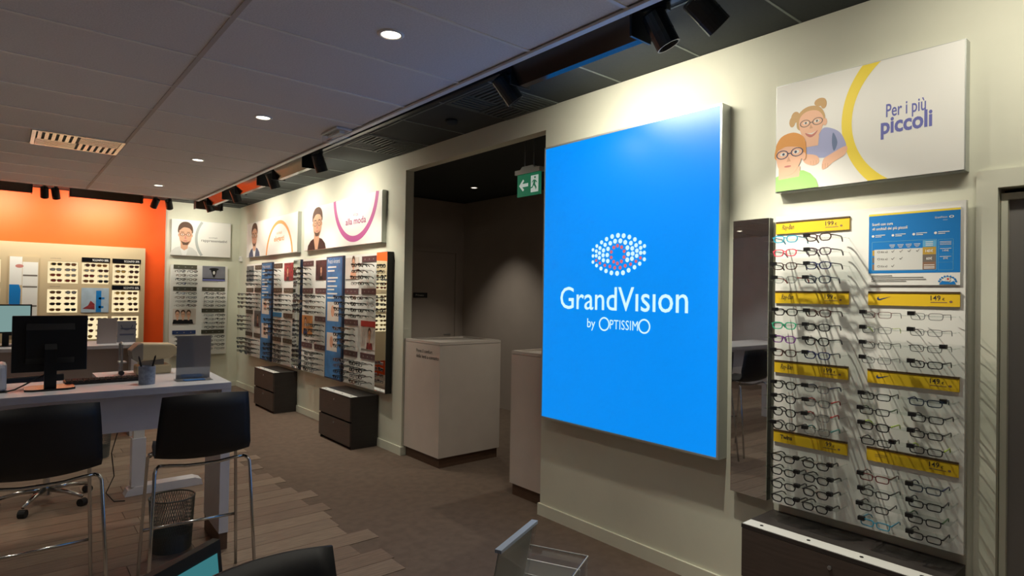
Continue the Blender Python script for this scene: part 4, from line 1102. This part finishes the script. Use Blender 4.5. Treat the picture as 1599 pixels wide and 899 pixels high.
prof = [(-.13, .13), (-.09, .105), (.13, .12), (.18, .15), (.19, .20), (.15, .235), (-.06, .245), (-.10, .235), (-.14, .19)]
MB().prism(prof, -.095, .095, 'y').build('head', 'beige', t, bevel=.015)
MB().prism([(-.145, .19), (-.10, .24), (-.06, .25), (-.06, .115), (-.10, .10), (-.135, .13)], -.098, .098, 'y').build('front_bezel', 'beige_dark', t, bevel=.008)
box('base', 'beige', -.10, .14, -.09, .09, 0, .07, t, bevel=.01); box('slide', 'beige_dark', -.07, .09, -.06, .06, .07, .11, t)
m = MB().tube([(-.20, -.06, 0), (-.20, -.06, .24), (-.195, -.03, .25), (-.195, .03, .25), (-.20, .06, .24), (-.20, .06, 0)], .008, 8); m.build('chin_rest_frame', 'steel', t)
box('chin_rest', 'white', -.215, -.165, -.05, .05, .095, .105, t); MB().tube([(-.20, -.075, .02), (-.20, -.045, .02)], .018, 10).build('knob', 'rubber', t)

# office chair behind the desk
t = thing('office_chair', 'office chair with chrome star base on castors behind the desk', 'chair', (.28, 5.76, 0), .35)
MB().tube([(0, 0, .10), (0, 0, .42)], .022, 12).tube([(0, 0, .07), (0, 0, .13)], .035, 12).build('gas_lift', 'chrome', t)
for k in range(5):
    a = 2 * PI * k / 5 + .1; c, s = math.cos(a), math.sin(a)
    MB().tube([(c * .03, s * .03, .115), (c * .16, s * .16, .105), (c * .30, s * .30, .075)], [.020, .016, .012], 8).build('base_arm', 'chrome', t, smooth=True)
    w_ = MB().tube([(c * .30 - s * .022, s * .30 + c * .022, .030), (c * .30 + s * .022, s * .30 - c * .022, .030)], .030, 12); w_.build('castor', 'rubber', t)
box('seat', 'black', -.23, .23, -.22, .22, .44, .51, t, bevel=.03)
MB().prism([(.20, .50), (.235, .52), (.26, .95), (.22, .95), (.19, .55)], -.20, .20, 'x').build('backrest', 'black', t, bevel=.01)

# ================================================================ REAR COUNTER WITH ITS THINGS
t = thing('rear_desk', 'pale desk with grey front before the sunglasses display', 'desk', (.40, 8.1, 0))
box('desk_top', 'desk_white', -1.4, .78, -.30, .45, .985, 1.02, t); box('front_panel', 'wall_taupe', -1.4, .70, -.1, -.07, .12, .985, t)
box('end_panel', 'desk_white', .70, .76, -.28, .40, 0, .985, t); box('rail', 'desk_white', -1.4, .70, -.28, -.24, .50, .53, t); box('end_panel', 'desk_white', -1.46, -1.4, -.28, .40, 0, .985, t)
monitor('computer monitor with pale teal screen on the rear desk', (.03, 8.15, 1.02), PI, .42, .30, .285, screen='screen_pale')
t = thing('sign_stand', 'white tilted sheet standing on the rear desk', 'stand', (.90, 8.08, 1.02))
MB().prism([(.0, 0), (.06, 0), (-.02, .285), (-.024, .285)], -.09, .09, 'x').build('sheet', 'grey_paper', t)
t = thing('display_case', 'grey printed card box standing on the rear desk beside white sheet', 'box', (1.10, 8.20, 1.02))
MB().box(-.09, .09, -.03, .03, 0, .245).build('box', 'photo_grey', t)
m = MB(); m.rect(-.07, .07, .08, .10, -.0305).rect(-.06, .08, .15, .165, -.0305); m.arc(0, .20, .05, .06, PI, 2 * PI, -.0305, 12); m.build('print', 'suit', t)
bin_('second wire waste bin in shadow beyond the high desk', .72, 7.05, .95)

# ================================================================ CLOSE FOREGROUND
t = thing('side_table', 'small table below the frame carrying the tilted screen', 'table', (.08, 1.60, 0))
box('table_top', 'desk_white', -.40, .42, -.24, .24, .695, .725, t)
for sx in (-.36, .38):
    for sy in (-.2, .2): MB().tube([(sx, sy, 0), (sx, sy, .695)], .02, 8).build('leg', 'steel', t)
t = thing('tilted_screen', 'black framed screen with teal display at the bottom edge', 'screen', (.285, 1.43, .725), math.radians(36))
MB().prism([(-.012, .03), (.012, .03), (.045, .32), (.025, .32)], -.17, .17, 'x').build('housing', 'black', t)
m = MB(); m.face([(-.155, -.0105, .045), (.155, -.0105, .045), (.155, .0205, .294), (-.155, .0205, .294)]); m.v = [(a, b - .0016, c) for a, b, c in m.v]; m.build('display', 'screen_teal', t)
m = MB()
for k in range(4): m.face([(-.02, -.0105 + .0001, .0), (.11, -.0105, 0), (.11, -.0105, .006), (-.02, -.0105, .006)])
for k in range(4):
    for q in range(4):
        a, b, c = m.v[k * 4 + q]; zz = .24 - .03 * k + c; m.v[k * 4 + q] = (a, -.0105 + (zz - .045) * .1245 - .0028, zz)
m.build('display_text', 'screen_pale', t)
MB().prism([(-.07, 0), (.10, 0), (.10, .012), (.03, .03), (.01, .10), (-.012, .03), (-.07, .012)], -.07, .07, 'x').build('stand', 'black', t)
# leaflet holder on a console
t = thing('console_table', 'small pedestal table below the frame carrying leaflet holders', 'table', (.87, .93, 0))
box('table_top', 'desk_white', -.19, .19, -.17, .19, .86, .89, t)
MB().lathe([(.13, 0), (.13, .012), (.03, .02), (.03, .86)], 24).build('pedestal', 'steel', t)
t = thing('leaflet_holder', 'clear acrylic leaflet box open at the top', 'holder', (.912, .959, .89), math.radians(-64))
hx, hy, h = .08, .07, .17; e = .003
MB().box(-hx, hx, -hy, -hy + e, 0, h).box(-hx, hx, hy - e, hy, 0, h).box(-hx, -hx + e, -hy + e, hy - e, 0, h).box(hx - e, hx, -hy + e, hy - e, 0, h).box(-hx + e, hx - e, -hy + e, hy - e, 0, e).build('acrylic_walls', 'holder_clear', t)
m = MB()
for a, b in (((-hx, -hy), (hx, -hy)), ((hx, -hy), (hx, hy)), ((hx, hy), (-hx, hy)), ((-hx, hy), (-hx, -hy))): m.tube([(*a, h), (*b, h)], .0013, 4)
m.build('polished_rim', 'cell_grey', t)
for k, (yy, tl, lb) in enumerate(((.03, .02, 'white leaflet leaning at the back of the clear box'), (-.015, -.025, 'white leaflet leaning at the front of the clear box'))):
    o = MB().prism([(yy, .004), (yy + .003, .004), (yy + tl + .003, .145 - .03 * k), (yy + tl, .145 - .03 * k)], -.068, .068, 'x').build('leaflet', 'white', None, loc=(.912, .959, .89), rotz=math.radians(-64))
    tag(o, lb, 'leaflet', 'leaflets in the clear box')
t = thing('sign_holder', 'tilted clear sign holder with pale blue top edge', 'holder', (.754, .857, .89), math.radians(24))
MB().prism([(.05, 0), (.054, 0), (.004, .29), (.0, .29)], -.08, .08, 'x').build('front_sleeve', 'holder_clear', t)
MB().prism([(.056, .003), (.059, .003), (.009, .287), (.006, .287)], -.075, .075, 'x').build('sheet', 'cell_grey', t)
MB().prism([(-.001, .289), (.012, .289), (.012, .295), (-.001, .295)], -.081, .081, 'x').build('top_edge', 'edge_blue', t)
MB().box(-.08, .08, -.03, .07, -.003, .0).build('foot', 'holder_clear', t)
t.location.z = .894
